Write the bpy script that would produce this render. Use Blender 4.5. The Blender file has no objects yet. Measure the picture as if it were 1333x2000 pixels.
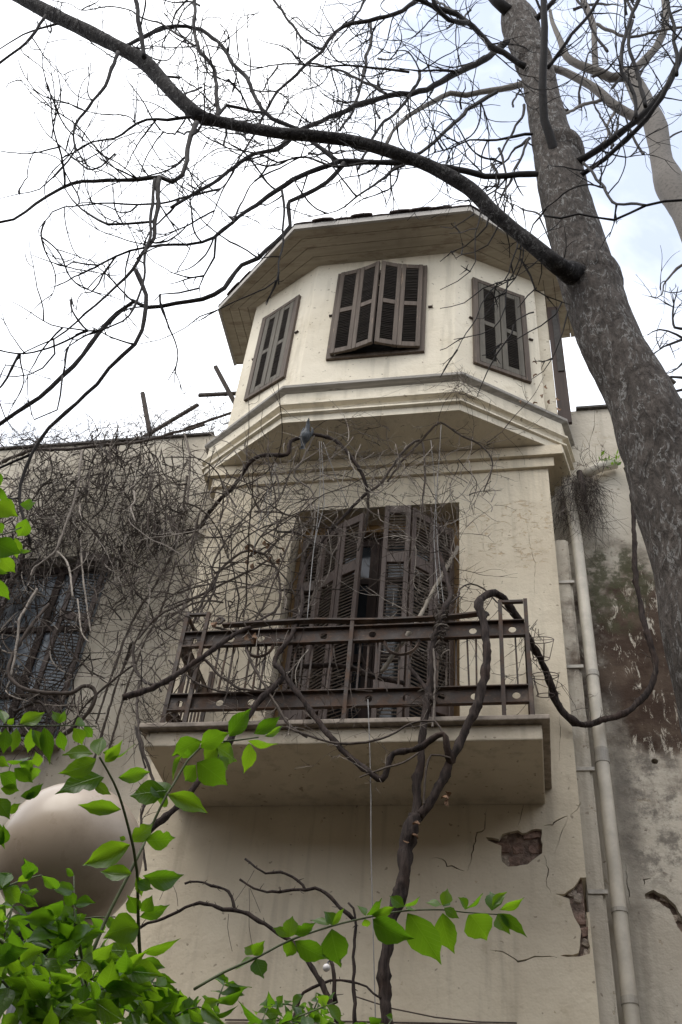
import bpy, bmesh, math, random
from mathutils import Vector, Matrix, noise
from mathutils.geometry import delaunay_2d_cdt
R = math.radians
random.seed(7)

# ------------------------------------------------------------------ camera
scene = bpy.context.scene
COL = scene.collection
F_PX, YAW, PITCH, ROLL = 1982.15, 0.238437, 0.7768, 0.111704
CAM = Vector((1.7222, -5.5812, 1.6))
cy_, sy_, cp_, sp_ = math.cos(YAW), math.sin(YAW), math.cos(PITCH), math.sin(PITCH)
FWD = Vector((-sy_*cp_, cy_*cp_, sp_)); RT0 = Vector((cy_, sy_, 0)); UP0 = RT0.cross(FWD)
RGT = math.cos(ROLL)*RT0 + math.sin(ROLL)*UP0
UPV = -math.sin(ROLL)*RT0 + math.cos(ROLL)*UP0
cd = bpy.data.cameras.new('camera'); cam = bpy.data.objects.new('camera', cd); COL.objects.link(cam)
cd.sensor_fit = 'VERTICAL'; cd.sensor_height = 36.0; cd.sensor_width = 24.0
cd.lens = F_PX/2000*36; cd.clip_start = 0.05; cd.clip_end = 2000
m3 = Matrix((RGT, UPV, -FWD)).transposed()
cam.matrix_world = Matrix.Translation(CAM) @ m3.to_4x4()
scene.camera = cam
scene.render.resolution_x, scene.render.resolution_y = 682, 1024

# ------------------------------------------------------------------ sky, sun, exposure
SUN_EL, SUN_AZ = R(60), R(-150)          # azimuth from +y, clockwise positive: sun behind the camera, to the left
world = bpy.data.worlds.new('World'); scene.world = world; world.use_nodes = True
wt = world.node_tree; wt.nodes.clear()
wo = wt.nodes.new('ShaderNodeOutputWorld'); bg = wt.nodes.new('ShaderNodeBackground')
sky = wt.nodes.new('ShaderNodeTexSky'); sky.sky_type = 'NISHITA'; sky.sun_disc = False
sky.sun_elevation = SUN_EL; sky.sun_rotation = SUN_AZ
sky.air_density = 1.0; sky.dust_density = 1.0; sky.ozone_density = 1.0
tc = wt.nodes.new('ShaderNodeTexCoord')
n1 = wt.nodes.new('ShaderNodeTexNoise'); n1.inputs['Scale'].default_value = 2.2; n1.inputs['Detail'].default_value = 7
n1.inputs['Roughness'].default_value = 0.55; n1.inputs['Distortion'].default_value = 0.35
mp = wt.nodes.new('ShaderNodeMapping'); mp.inputs['Location'].default_value = (3.1, 1.7, 0.4)
rp = wt.nodes.new('ShaderNodeValToRGB'); rp.color_ramp.elements[0].position = 0.36; rp.color_ramp.elements[1].position = 0.56
rp.color_ramp.elements[0].color = (0.30, 0.30, 0.30, 1)
mx = wt.nodes.new('ShaderNodeMix'); mx.data_type = 'RGBA'
CLOUD = 8.8
n2 = wt.nodes.new('ShaderNodeTexNoise'); n2.inputs['Scale'].default_value = 3.1; n2.inputs['Detail'].default_value = 5
wt.links.new(mp.outputs[0], n2.inputs['Vector'])
mc = wt.nodes.new('ShaderNodeMix'); mc.data_type = 'RGBA'; wt.links.new(n2.outputs['Fac'], mc.inputs['Factor'])
mc.inputs['A'].default_value = (CLOUD*0.62, CLOUD*0.66, CLOUD*0.74, 1); mc.inputs['B'].default_value = (CLOUD*1.3, CLOUD*1.3, CLOUD*1.3, 1)
wt.links.new(mc.outputs['Result'], mx.inputs['B'])
wt.links.new(tc.outputs['Generated'], mp.inputs['Vector'])
wt.links.new(mp.outputs[0], n1.inputs['Vector'])
wt.links.new(n1.outputs['Fac'], rp.inputs['Fac']); wt.links.new(rp.outputs['Color'], mx.inputs['Factor'])
wt.links.new(sky.outputs['Color'], mx.inputs['A']); wt.links.new(mx.outputs['Result'], bg.inputs['Color'])
bg.inputs['Strength'].default_value = 0.145
wt.links.new(bg.outputs[0], wo.inputs['Surface'])
sd = bpy.data.lights.new('sun', 'SUN'); sun = bpy.data.objects.new('sun', sd); COL.objects.link(sun)
sd.energy = 1.2; sd.angle = R(40); sd.color = (1.0, 0.95, 0.86)
sdir = Vector((math.sin(SUN_AZ)*math.cos(SUN_EL), math.cos(SUN_AZ)*math.cos(SUN_EL), math.sin(SUN_EL)))
sun.rotation_euler = sdir.to_track_quat('Z', 'Y').to_euler(); sun.location = (0, -10, 20)
scene.view_settings.view_transform = 'Standard'; scene.view_settings.look = 'None'
scene.view_settings.exposure = 0.80; scene.view_settings.gamma = 1.0; scene.view_settings.use_curve_mapping = False
scene.render.engine = 'CYCLES'
scene.cycles.max_bounces = 6; scene.cycles.diffuse_bounces = 3; scene.cycles.glossy_bounces = 2; scene.cycles.transmission_bounces = 3

# ------------------------------------------------------------------ helpers
def ray(u, v): return (u-666.5)/F_PX*RGT - (v-1000)/F_PX*UPV + FWD
def at(u, v, Y):
    d = ray(u, v); return CAM + d*((Y-CAM.y)/d.y)
def atd(u, v, dist): return CAM + ray(u, v).normalized()*dist
def atp(u, v, P, N):
    d = ray(u, v); return CAM + d*((P-CAM).dot(N)/d.dot(N))
def depth(p): return (p-CAM).dot(FWD)
def px2m(p, w): return w*depth(p)/F_PX

def link(name, me, mat, parent=None, base=None):
    o = bpy.data.objects.new(name, me); COL.objects.link(o)
    if mat is not None and len(me.materials) == 0: me.materials.append(mat)
    if parent is not None:
        o.parent = parent; o.matrix_parent_inverse = Matrix.Translation(-world_loc(parent))
    return o
WL = {}
def world_loc(o): return WL.get(o.name, Vector((0, 0, 0)))
def thing(name, label, cat, loc=(0, 0, 0), group=None):
    o = bpy.data.objects.new(name, None); COL.objects.link(o); o.location = loc; WL[o.name] = Vector(loc)
    o.empty_display_size = 0.1
    o['label'] = label; o['category'] = cat
    if group: o['group'] = group
    return o
def tag(o, label, cat, group=None):
    o['label'] = label; o['category'] = cat
    if group: o['group'] = group
    return o

class MB:
    def __init__(s): s.v = []; s.f = []; s.tone = []; s.sm = False; s.t = 0.5
    def add(s, vs, fs):
        b = len(s.v); s.v += [tuple(x) for x in vs]; s.f += [tuple(b+i for i in f) for f in fs]; s.tone += [s.t]*len(vs)
    def box(s, x0, x1, y0, y1, z0, z1, M=None):
        vs = [Vector((x, y, z)) for z in (z0, z1) for y in (y0, y1) for x in (x0, x1)]
        if M is not None: vs = [M @ p for p in vs]
        s.add(vs, [(0, 2, 3, 1), (4, 5, 7, 6), (0, 1, 5, 4), (2, 6, 7, 3), (0, 4, 6, 2), (1, 3, 7, 5)]); return s
    def tube(s, pts, rad, n=6, cap=True, flat=1.0):
        k = len(pts); pts = [Vector(p) for p in pts]
        if not hasattr(rad, '__len__'): rad = [rad]*k
        T = [(pts[min(i+1, k-1)]-pts[max(i-1, 0)]).normalized() for i in range(k)]
        up = Vector((0, 0, 1)) if abs(T[0].z) < 0.9 else Vector((1, 0, 0))
        a = T[0].cross(up).normalized(); vs = []
        for i in range(k):
            a = (a - T[i]*a.dot(T[i]))
            if a.length < 1e-6: a = T[i].orthogonal()
            a.normalize(); b = T[i].cross(a)
            for j in range(n):
                th = 2*math.pi*j/n
                vs.append(pts[i] + (a*math.cos(th) + b*math.sin(th)*flat)*rad[i])
        fs = [(i*n+j, i*n+(j+1) % n, (i+1)*n+(j+1) % n, (i+1)*n+j) for i in range(k-1) for j in range(n)]
        if cap: fs += [tuple(range(n-1, -1, -1)), tuple((k-1)*n+j for j in range(n))]
        s.add(vs, fs); return s
    def bar(s, a, b, w, h=None):
        a, b = Vector(a), Vector(b); d = (b-a); L = d.length; d.normalize()
        up = Vector((0, 0, 1)) if abs(d.z) < 0.95 else Vector((0, 1, 0))
        x = d.cross(up).normalized(); z = x.cross(d); h = h or w
        M = Matrix((x, d, z)).transposed().to_4x4(); M.translation = a
        return s.box(-w/2, w/2, 0, L, -h/2, h/2, M)
    def build(s, name, mat, parent=None, smooth=False, kind=None):
        me = bpy.data.meshes.new(name); me.from_pydata(s.v, [], s.f); me.update()
        if smooth: me.shade_smooth()
        at_ = me.attributes.new('tone', 'FLOAT', 'POINT'); at_.data.foreach_set('value', s.tone)
        o = link(name, me, mat, parent)
        if kind: o['kind'] = kind
        return o

def sheet(mb, loops, depths, mapf):
    """flat plate with holes: loops = [outer, hole, ...] of (s, z); mapf(s, z, d) -> 3d point; rims go back by depths[i]"""
    P = []; ED = []
    for L in loops:
        b0 = len(P); P += [Vector((a, b)) for a, b in L]; ED += [(b0+i, b0+(i+1) % len(L)) for i in range(len(L))]
    vv, _, ff, *_r = delaunay_2d_cdt(P, ED, [], 0, 1e-6)
    def inside(p, L):
        r = False; n = len(L); j = n-1
        for i in range(n):
            if (L[i][1] > p.y) != (L[j][1] > p.y) and p.x < (L[j][0]-L[i][0])*(p.y-L[i][1])/(L[j][1]-L[i][1])+L[i][0]: r = not r
            j = i
        return r
    fs = []
    for t in ff:
        c = (vv[t[0]]+vv[t[1]]+vv[t[2]])/3
        if inside(c, loops[0]) and not any(inside(c, L) for L in loops[1:]): fs.append(tuple(t))
    mb.add([mapf(p.x, p.y, 0.0) for p in vv], fs)
    for L, d in zip(loops, depths):
        if not d: continue
        n = len(L)
        vs = [mapf(a, b, 0.0) for a, b in L] + [mapf(a, b, d) for a, b in L]
        mb.add(vs, [(i, (i+1) % n, n+(i+1) % n, n+i) for i in range(n)])

def crackpoly(pts, w, jit=0.35, rng=random):
    """thin closed outline along a polyline (2-D), widest in the middle"""
    P = [Vector(p) for p in pts]; Q = []
    for a, b in zip(P, P[1:]):
        n = max(2, int((b-a).length/0.025))
        for i in range(n): Q.append(a.lerp(b, i/n))
    Q.append(P[-1]); k = len(Q)
    for i in range(1, k-1): Q[i] = Q[i] + Vector((rng.uniform(-1, 1), rng.uniform(-1, 1)))*0.006
    up, dn = [], []
    for i in range(k):
        t = (Q[min(i+1, k-1)]-Q[max(i-1, 0)]).normalized(); nn = Vector((-t.y, t.x))
        ww = w*.6*(0.12+0.88*math.sin(math.pi*min(max(i/(k-1), 0.05), 0.95)))*(1+rng.uniform(-jit, jit))*0.5
        up.append(Q[i]+nn*ww); dn.append(Q[i]-nn*ww)
    return [(p.x, p.y) for p in up + dn[::-1]]

def smooth_path(P, step):
    out = []
    n = len(P)
    for i in range(n-1):
        p0 = P[max(i-1, 0)]; p1 = P[i]; p2 = P[i+1]; p3 = P[min(i+2, n-1)]
        k = max(1, int((p2-p1).length/step))
        for j in range(k):
            t = j/k
            out.append(0.5*((2*p1)+(p2-p0)*t+(2*p0-5*p1+4*p2-p3)*t*t+(3*p1-p0-3*p2+p3)*t**3))
    out.append(P[-1].copy()); return out

# ------------------------------------------------------------------ materials
def newmat(name):
    m = bpy.data.materials.new(name); m.use_nodes = True
    return m, m.node_tree, m.node_tree.nodes['Principled BSDF']
class G:
    """tiny node-graph helper"""
    def __init__(s, nt): s.nt = nt; s.co = nt.nodes.new('ShaderNodeTexCoord').outputs['Object']
    def map(s, scale, loc=(0, 0, 0), co=None):
        n = s.nt.nodes.new('ShaderNodeMapping'); n.inputs['Scale'].default_value = scale; n.inputs['Location'].default_value = loc
        s.nt.links.new(co or s.co, n.inputs['Vector']); return n.outputs[0]
    def noise(s, scale, detail=4, rough=0.55, co=None, dist=0.0, out='Fac'):
        n = s.nt.nodes.new('ShaderNodeTexNoise'); n.inputs['Scale'].default_value = scale; n.inputs['Detail'].default_value = detail
        n.inputs['Roughness'].default_value = rough; n.inputs['Distortion'].default_value = dist
        s.nt.links.new(co or s.co, n.inputs['Vector']); return n.outputs[out]
    def vor(s, scale, co=None, feat='F1', rand=1.0):
        n = s.nt.nodes.new('ShaderNodeTexVoronoi'); n.inputs['Scale'].default_value = scale; n.feature = feat
        n.inputs['Randomness'].default_value = rand
        s.nt.links.new(co or s.co, n.inputs['Vector']); return n.outputs['Distance']
    def ramp(s, fac, a, b, lo=0.0, hi=1.0):
        n = s.nt.nodes.new('ShaderNodeMapRange'); n.inputs['From Min'].default_value = a; n.inputs['From Max'].default_value = b
        n.inputs['To Min'].default_value = lo; n.inputs['To Max'].default_value = hi; n.interpolation_type = 'SMOOTHSTEP'
        s.nt.links.new(fac, n.inputs['Value']); return n.outputs[0]
    def math(s, op, a, b=None):
        n = s.nt.nodes.new('ShaderNodeMath'); n.operation = op
        for i, x in enumerate((a, b)):
            if x is None: continue
            if isinstance(x, (int, float)): n.inputs[i].default_value = x
            else: s.nt.links.new(x, n.inputs[i])
        return n.outputs[0]
    def mix(s, fac, a, b, mode='MIX'):
        n = s.nt.nodes.new('ShaderNodeMix'); n.data_type = 'RGBA'; n.blend_type = mode
        for k, x in (('Factor', fac), ('A', a), ('B', b)):
            if isinstance(x, (int, float)): n.inputs[k].default_value = x
            elif isinstance(x, tuple): n.inputs[k].default_value = (*x, 1)
            else: s.nt.links.new(x, n.inputs[k])
        return n.outputs['Result']
    def sep(s, co=None):
        n = s.nt.nodes.new('ShaderNodeSeparateXYZ'); s.nt.links.new(co or s.co, n.inputs[0]); return n.outputs
    def attr(s, name):
        n = s.nt.nodes.new('ShaderNodeAttribute'); n.attribute_name = name; return n.outputs['Fac']
    def rnd(s):
        return s.nt.nodes.new('ShaderNodeObjectInfo').outputs['Random']
    def bump(s, h, strength, dist=0.01, prev=None):
        n = s.nt.nodes.new('ShaderNodeBump'); n.inputs['Strength'].default_value = strength; n.inputs['Distance'].default_value = dist
        s.nt.links.new(h, n.inputs['Height'])
        if prev is not None: s.nt.links.new(prev, n.inputs['Normal'])
        return n.outputs[0]
    def set(s, b, col=None, rough=None, nrm=None):
        if col is not None:
            if isinstance(col, tuple): b.inputs['Base Color'].default_value = (*col, 1)
            else: s.nt.links.new(col, b.inputs['Base Color'])
        if rough is not None:
            if isinstance(rough, (int, float)): b.inputs['Roughness'].default_value = rough
            else: s.nt.links.new(rough, b.inputs['Roughness'])
        if nrm is not None: s.nt.links.new(nrm, b.inputs['Normal'])

def blob(g, x0, z0, rx, rz, soft=0.35, wob=0.5, scale=5.0):
    """mask of a patch with a ragged outline on a wall (world x, z)"""
    X = g.sep(); dx = g.math('DIVIDE', g.math('SUBTRACT', X[0], x0), rx); dz = g.math('DIVIDE', g.math('SUBTRACT', X[2], z0), rz)
    d = g.math('SQRT', g.math('ADD', g.math('MULTIPLY', dx, dx), g.math('MULTIPLY', dz, dz)))
    n = g.math('MULTIPLY', g.math('SUBTRACT', g.noise(scale, 6, 0.65), 0.5), wob*2)
    return g.ramp(g.math('ADD', d, n), 1.0, 1.0-soft)

def plaster(name, base, dark, stain=False, peel=False, bump=0.25):
    m, nt, b = newmat(name); g = G(nt)
    big = g.noise(1.3, 3, 0.6); c = g.mix(g.ramp(big, 0.35, 0.7), base, dark)
    streak = g.noise(1.0, 3, 0.6, g.map((9, 9, 0.7)))
    c = g.mix(g.math('MULTIPLY', g.ramp(streak, 0.50, 0.72), 0.5), c, tuple(x*0.66 for x in dark))
    blot = g.noise(4.5, 5, 0.7)
    c = g.mix(g.math('MULTIPLY', g.ramp(blot, 0.57, 0.72), 0.4), c, (dark[0]*0.72, dark[1]*0.68, dark[2]*0.6))
    spots = g.ramp(g.noise(26, 1, 0.6), 0.70, 0.75)
    c = g.mix(g.math('MULTIPLY', spots, 0.6), c, (0.16, 0.12, 0.085))
    chips = g.ramp(g.noise(7.5, 5, 0.72, dist=0.5), 0.655, 0.675); c = g.mix(g.math('MULTIPLY', chips, 0.55), c, (dark[0]*0.78, dark[1]*0.70, dark[2]*0.58))
    h = g.noise(45, 3, 0.7); h2 = g.noise(5, 4, 0.65)
    if peel:
        pz = blob(g, 1.70, 6.92, 0.42, 0.42, 0.5, 0.7, 7.0)
        flake = g.ramp(g.noise(13, 7, 0.7, g.map((1, 1, 1.9)), dist=1.2), 0.55, 0.60)
        pm = g.math('MULTIPLY', pz, flake)
        c = g.mix(g.math('MULTIPLY', pm, 0.75), c, (0.46, 0.34, 0.21))
        hp = g.math('SUBTRACT', 1.0, pm)
    if stain:
        brown = blob(g, 2.62, 5.95, 0.72, 1.15, 0.5, 0.7, 3.8)
        rag = g.ramp(g.noise(9, 8, 0.8, g.map((1.5, 1.5, 0.5)), dist=1.0), 0.60, 0.555)
        bm_ = g.math('MULTIPLY', brown, rag)
        bc = g.mix(g.ramp(g.noise(3.0, 6, 0.65), 0.4, 0.65), (0.050, 0.030, 0.020), (0.115, 0.082, 0.058))
        c = g.mix(bm_, c, bc)
        moss = g.math('MULTIPLY', blob(g, 2.44, 6.62, 0.36, 0.50, 0.5, 0.7, 5.0), g.ramp(g.noise(9, 8, 0.7), 0.42, 0.55))
        c = g.mix(g.math('MULTIPLY', moss, 0.85), c, g.mix(g.noise(40, 3), (0.035, 0.033, 0.018), (0.085, 0.085, 0.040)))
        grime = g.math('MULTIPLY', blob(g, 2.48, 4.78, 0.34, 0.75, 0.6, 0.8, 4.0), g.ramp(g.noise(8, 9, 0.75), 0.44, 0.62))
        c = g.mix(g.math('MULTIPLY', grime, 0.8), c, (0.11, 0.095, 0.08))
        low = blob(g, 2.3, 4.9, 0.1, 1.2, 0.7, 0.6, 6.0)
        c = g.mix(g.math('MULTIPLY', low, 0.55), c, (0.10, 0.085, 0.07))
    n = g.bump(h2, 0.5, 0.03); n = g.bump(h, bump, 0.006, n); n = g.bump(g.math('SUBTRACT', 1.0, chips), 0.5, 0.005, n)
    if peel: n = g.bump(hp, 0.6, 0.006, n)
    g.set(b, c, 0.92, n); b.inputs['Specular IOR Level'].default_value = 0.25
    return m

CREAM = (0.64, 0.560, 0.425); CREAM_D = (0.545, 0.465, 0.345)
M = {}
M['plaster'] = plaster('cream_plaster', CREAM, CREAM_D, peel=True)
M['plaster_tower'] = plaster('cream_plaster_tower', (0.67, 0.605, 0.485), (0.585, 0.52, 0.405))
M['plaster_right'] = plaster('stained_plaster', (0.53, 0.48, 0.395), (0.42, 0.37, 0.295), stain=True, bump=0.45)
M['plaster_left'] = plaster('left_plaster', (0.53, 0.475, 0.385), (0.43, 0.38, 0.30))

def wood(name, a, b_, rough=0.75, axis=2, flake=None, bump=0.5):
    m, nt, b = newmat(name); g = G(nt)
    sc = [34, 34, 34]; sc[axis] = 1.6
    grain = g.noise(1.0, 7, 0.65, g.map(tuple(sc))); c = g.mix(g.ramp(grain, 0.3, 0.72), a, b_)
    wear = g.noise(3.0, 5, 0.6); c = g.mix(g.math('MULTIPLY', g.ramp(wear, 0.5, 0.75), 0.5), c, tuple(x*0.62 for x in a))
    c = g.mix(g.math('MULTIPLY', g.rnd(), 0.3), c, tuple(x*0.7 for x in b_))
    if flake:
        sc2 = [40, 40, 40] if name != 'eave_paint' else [11, 11, 11]; sc2[axis] = 5 if name != 'eave_paint' else 3
        fl = g.ramp(g.noise(1.0, 6, 0.7, g.map(tuple(sc2), (3, 1, 2))), *((0.60, 0.68) if name != 'eave_paint' else (0.53, 0.60))); c = g.mix(g.math('MULTIPLY', fl, flake[1]), c, flake[0])
    g.set(b, c, rough, g.bump(grain, bump, 0.004)); b.inputs['Specular IOR Level'].default_value = 0.3
    return m
M['shutter_door'] = wood('brown_shutter_paint', (0.060, 0.040, 0.032), (0.105, 0.074, 0.060), 0.55, flake=((0.26, 0.22, 0.19), 0.7))
M['shutter_tower'] = wood('weathered_shutter', (0.065, 0.046, 0.034), (0.125, 0.097, 0.075), 0.75, flake=((0.27, 0.19, 0.13), 0.55))
M['shutter_green'] = wood('grey_green_shutter', (0.065, 0.055, 0.042), (0.125, 0.110, 0.085), 0.75, flake=((0.22, 0.17, 0.13), 0.5))
M['slat'] = wood('louvre_paint', (0.14, 0.110, 0.088), (0.23, 0.190, 0.155), 0.6, axis=0)
M['slat_dark'] = wood('louvre_dark', (0.030, 0.023, 0.018), (0.062, 0.050, 0.040), 0.7, axis=0)
M['ochre'] = wood('ochre_door_frame', (0.22, 0.125, 0.045), (0.30, 0.185, 0.075), 0.6)
M['timber'] = wood('old_timber', (0.030, 0.023, 0.018), (0.065, 0.050, 0.040), 0.85, bump=0.8)
M['stake'] = wood('pale_dead_wood', (0.16, 0.135, 0.105), (0.30, 0.26, 0.21), 0.85)
M['eave'] = wood('eave_paint', (0.36, 0.31, 0.235), (0.47, 0.41, 0.31), 0.8, axis=0, flake=((0.20, 0.15, 0.11), 0.5), bump=0.25)
M['fascia'] = wood('grey_fascia', (0.30, 0.275, 0.24), (0.45, 0.42, 0.38), 0.8, axis=0, flake=((0.13, 0.11, 0.09), 0.7))
M['sill'] = wood('grey_sill', (0.20, 0.185, 0.16), (0.33, 0.305, 0.27), 0.8, axis=0, flake=((0.10, 0.085, 0.07), 0.7))
M['side_board'] = wood('red_brown_board', (0.030, 0.019, 0.015), (0.062, 0.038, 0.028), 0.7)

def simple(name, col, rough, nscale=20, var=0.25, bump=0.2, bdist=0.003, metal=0.0, spec=0.5):
    m, nt, b = newmat(name); g = G(nt)
    n = g.noise(nscale, 6, 0.65); c = g.mix(g.ramp(n, 0.3, 0.7), tuple(x*(1-var) for x in col), tuple(min(1, x*(1+var)) for x in col))
    g.set(b, c, rough, g.bump(n, bump, bdist)); b.inputs['Metallic'].default_value = metal; b.inputs['Specular IOR Level'].default_value = spec
    return m
def rust():
    m, nt, b = newmat('rusty_iron_paint'); g = G(nt)
    n = g.noise(9, 8, 0.7); f = g.noise(55, 5, 0.65)
    c = g.mix(g.ramp(n, 0.42, 0.68), (0.040, 0.027, 0.020), (0.090, 0.050, 0.030))
    c = g.mix(g.math('MULTIPLY', g.ramp(f, 0.55, 0.72), 0.6), c, (0.15, 0.085, 0.05))
    c = g.mix(g.math('MULTIPLY', g.ramp(g.noise(3.5, 6, 0.7), 0.55, 0.68), 0.6), c, (0.17, 0.12, 0.085))
    g.set(b, c, g.ramp(n, 0.3, 0.7, 0.5, 0.8), g.bump(f, 0.4, 0.002)); b.inputs['Specular IOR Level'].default_value = 0.35
    return m
M['iron'] = rust()
M['slab'] = plaster('slab_plaster', (0.56, 0.49, 0.38), (0.46, 0.395, 0.30))
M['stone'] = simple('slab_edge_stone', (0.27, 0.225, 0.18), 0.8, 14, 0.35, 0.5)
M['pipe'] = simple('grey_pvc', (0.50, 0.45, 0.365), 0.5, 6, 0.15, 0.05)
M['pipe_dark'] = simple('pipe_collar', (0.36, 0.325, 0.27), 0.5, 10, 0.2, 0.1)
M['rubble'] = simple('exposed_rubble', (0.19, 0.135, 0.105), 0.95, 22, 0.55, 1.0, 0.02)
M['brick'] = simple('old_brick', (0.22, 0.145, 0.112), 0.95, 30, 0.4, 0.9, 0.012)
M['mortar'] = simple('mortar_lump', (0.33, 0.27, 0.215), 0.95, 40, 0.35, 0.9, 0.01)
M['tile'] = simple('roof_tile_clay', (0.075, 0.055, 0.048), 0.9, 30, 0.5, 0.6)
M['coping'] = simple('dark_coping', (0.07, 0.062, 0.055), 0.9, 25, 0.5, 0.8, 0.01)
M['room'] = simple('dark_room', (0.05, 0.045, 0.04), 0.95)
M['ground'] = simple('courtyard_paving', (0.07, 0.062, 0.052), 0.9, 3, 0.25, 0.4)
M['shade_render'] = simple('shade_block_render', (0.24, 0.21, 0.17), 0.9, 3, 0.2, 0.3)
M['cord'] = simple('grey_cord', (0.22, 0.21, 0.20), 0.7, 60, 0.2)
M['wire'] = simple('rusty_wire', (0.075, 0.05, 0.04), 0.7, 60, 0.3)
M['bulb'] = simple('frosted_bulb', (0.75, 0.72, 0.70), 0.3, 20, 0.05)
M['post'] = simple('black_lamp_post', (0.018, 0.018, 0.018), 0.45, 40, 0.3)
M['bird'] = simple('pigeon_feathers', (0.060, 0.066, 0.072), 0.7, 40, 0.5, 0.4)
M['dryleaf'] = simple('dry_leaf', (0.19, 0.105, 0.055), 0.8, 30, 0.4)

def glass():
    m, nt, b = newmat('window_glass'); g = G(nt)
    n = g.noise(3, 5, 0.6)
    g.set(b, g.mix(n, (0.012, 0.014, 0.016), (0.05, 0.055, 0.06)), g.ramp(g.noise(8, 5, 0.6), 0.3, 0.7, 0.03, 0.14), g.bump(g.noise(4, 2), 0.08, 0.01))
    b.inputs['Specular IOR Level'].default_value = 0.45; return m
M['glass'] = glass()
def milky_glass():
    m, nt, b = newmat('dusty_blue_glass'); g = G(nt)
    n = g.noise(9, 7, 0.7, dist=1.0)
    g.set(b, g.mix(g.ramp(n, 0.35, 0.7), (0.10, 0.12, 0.14), (0.24, 0.27, 0.30)), 0.25); return m
M['glass_dusty'] = milky_glass()

def bark(name='grey_brown_bark', pale=0.55, dk=(0.040, 0.033, 0.028), lt=(0.112, 0.094, 0.081)):
    m, nt, b = newmat(name); g = G(nt)
    mp_ = g.map((1, 1, 0.34)); grain = g.noise(42, 5, 0.7, mp_); med = g.noise(21, 4, 0.6, mp_, 0.4)
    lines = g.ramp(g.math('ABSOLUTE', g.math('SUBTRACT', med, 0.52)), 0.030, 0.004)
    lines = g.math('MULTIPLY', lines, g.ramp(g.noise(16, 3, 0.6, g.map((1, 1, 0.7), (4, 2, 1))), 0.40, 0.56))
    base = g.mix(g.ramp(grain, 0.3, 0.72), dk, lt)
    c = g.mix(g.math('MULTIPLY', g.ramp(g.noise(2.2, 3, 0.6), 0.42, 0.68), 0.5), base, tuple(x*.8 for x in dk))
    c = g.mix(g.math('MULTIPLY', lines, pale), c, (0.30, 0.295, 0.28))
    nrm = g.bump(grain, 1.0, 0.018); nrm = g.bump(med, 1.0, 0.03, nrm)
    g.set(b, c, 0.92, nrm); b.inputs['Specular IOR Level'].default_value = 0.2; return m
M['limb'] = bark('dark_limb_bark', 0.25, (0.013, 0.011, 0.011), (0.042, 0.037, 0.035))
M['bark'] = bark()
def twigmat(name, dark, mid, pale, rough=0.85):
    m, nt, b = newmat(name); g = G(nt)
    n = g.noise(35, 5, 0.65); t = g.attr('tone')
    c = g.mix(g.ramp(t, 0.0, 0.55), dark, mid); c = g.mix(g.ramp(t, 0.55, 1.0), c, pale)
    c = g.mix(g.math('MULTIPLY', g.ramp(n, 0.45, 0.7), 0.5), c, tuple(x*0.5 for x in dark))
    g.set(b, c, rough, g.bump(n, 0.5, 0.004)); b.inputs['Specular IOR Level'].default_value = 0.25; return m
M['branch'] = twigmat('dark_branch_bark', (0.016, 0.014, 0.014), (0.040, 0.035, 0.032), (0.20, 0.18, 0.16))
M['pale_branch'] = twigmat('pale_branch_bark', (0.08, 0.070, 0.062), (0.15, 0.134, 0.118), (0.26, 0.24, 0.21))
M['vine'] = twigmat('dry_vine_bark', (0.028, 0.021, 0.017), (0.080, 0.062, 0.050), (0.36, 0.315, 0.265))
def vinebark():
    m, nt, b = newmat('fibrous_vine_bark'); g = G(nt)
    n = g.noise(1.0, 7, 0.7, g.map((55, 55, 7))); c = g.mix(g.ramp(n, 0.32, 0.7), (0.014, 0.010, 0.009), (0.062, 0.046, 0.039))
    c = g.mix(g.math('MULTIPLY', g.ramp(g.noise(6, 5), 0.5, 0.7), 0.4), c, (0.07, 0.042, 0.03))
    g.set(b, c, 0.9, g.bump(n, 1.0, 0.008)); b.inputs['Specular IOR Level'].default_value = 0.2; return m
M['vine_stem'] = vinebark()

def leafmat():
    m, nt, b = newmat('green_leaf'); g = G(nt)
    gen = nt.nodes.new('ShaderNodeTexCoord').outputs['Generated']; G_ = g.sep(gen)
    mid = g.ramp(g.math('ABSOLUTE', g.math('SUBTRACT', G_[1], 0.5)), 0.03, 0.0)
    side = g.math('ABSOLUTE', g.math('SUBTRACT', G_[1], 0.5))
    wv = g.math('SINE', g.math('MULTIPLY', g.math('SUBTRACT', G_[0], g.math('MULTIPLY', side, 0.55)), 48.0))
    vein = g.math('MULTIPLY', g.ramp(wv, 0.8, 1.0), 0.35)
    r = g.rnd(); c = g.mix(r, (0.035, 0.090, 0.010), (0.085, 0.17, 0.016))
    c = g.mix(g.math('MULTIPLY', g.noise(14, 4), 0.35), c, (0.04, 0.10, 0.012))
    c = g.mix(g.math('MAXIMUM', g.math('MULTIPLY', mid, 0.6), g.math('MULTIPLY', vein, 0.5)), c, (0.16, 0.27, 0.06))
    g.set(b, c, 0.33, g.bump(g.math('ADD', vein, mid), 0.5, 0.003)); b.inputs['Specular IOR Level'].default_value = 0.5
    tr = nt.nodes.new('ShaderNodeBsdfTranslucent'); nt.links.new(g.mix(r, (0.13, 0.30, 0.008), (0.28, 0.50, 0.015)), tr.inputs['Color'])
    mxs = nt.nodes.new('ShaderNodeMixShader'); mxs.inputs[0].default_value = 0.5
    nt.links.new(b.outputs[0], mxs.inputs[1]); nt.links.new(tr.outputs[0], mxs.inputs[2])
    nt.links.new(mxs.outputs[0], nt.nodes['Material Output'].inputs['Surface']); return m
M['leaf'] = leafmat()
M['shoot'] = simple('green_shoot', (0.075, 0.095, 0.03), 0.6, 40, 0.3)
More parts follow.
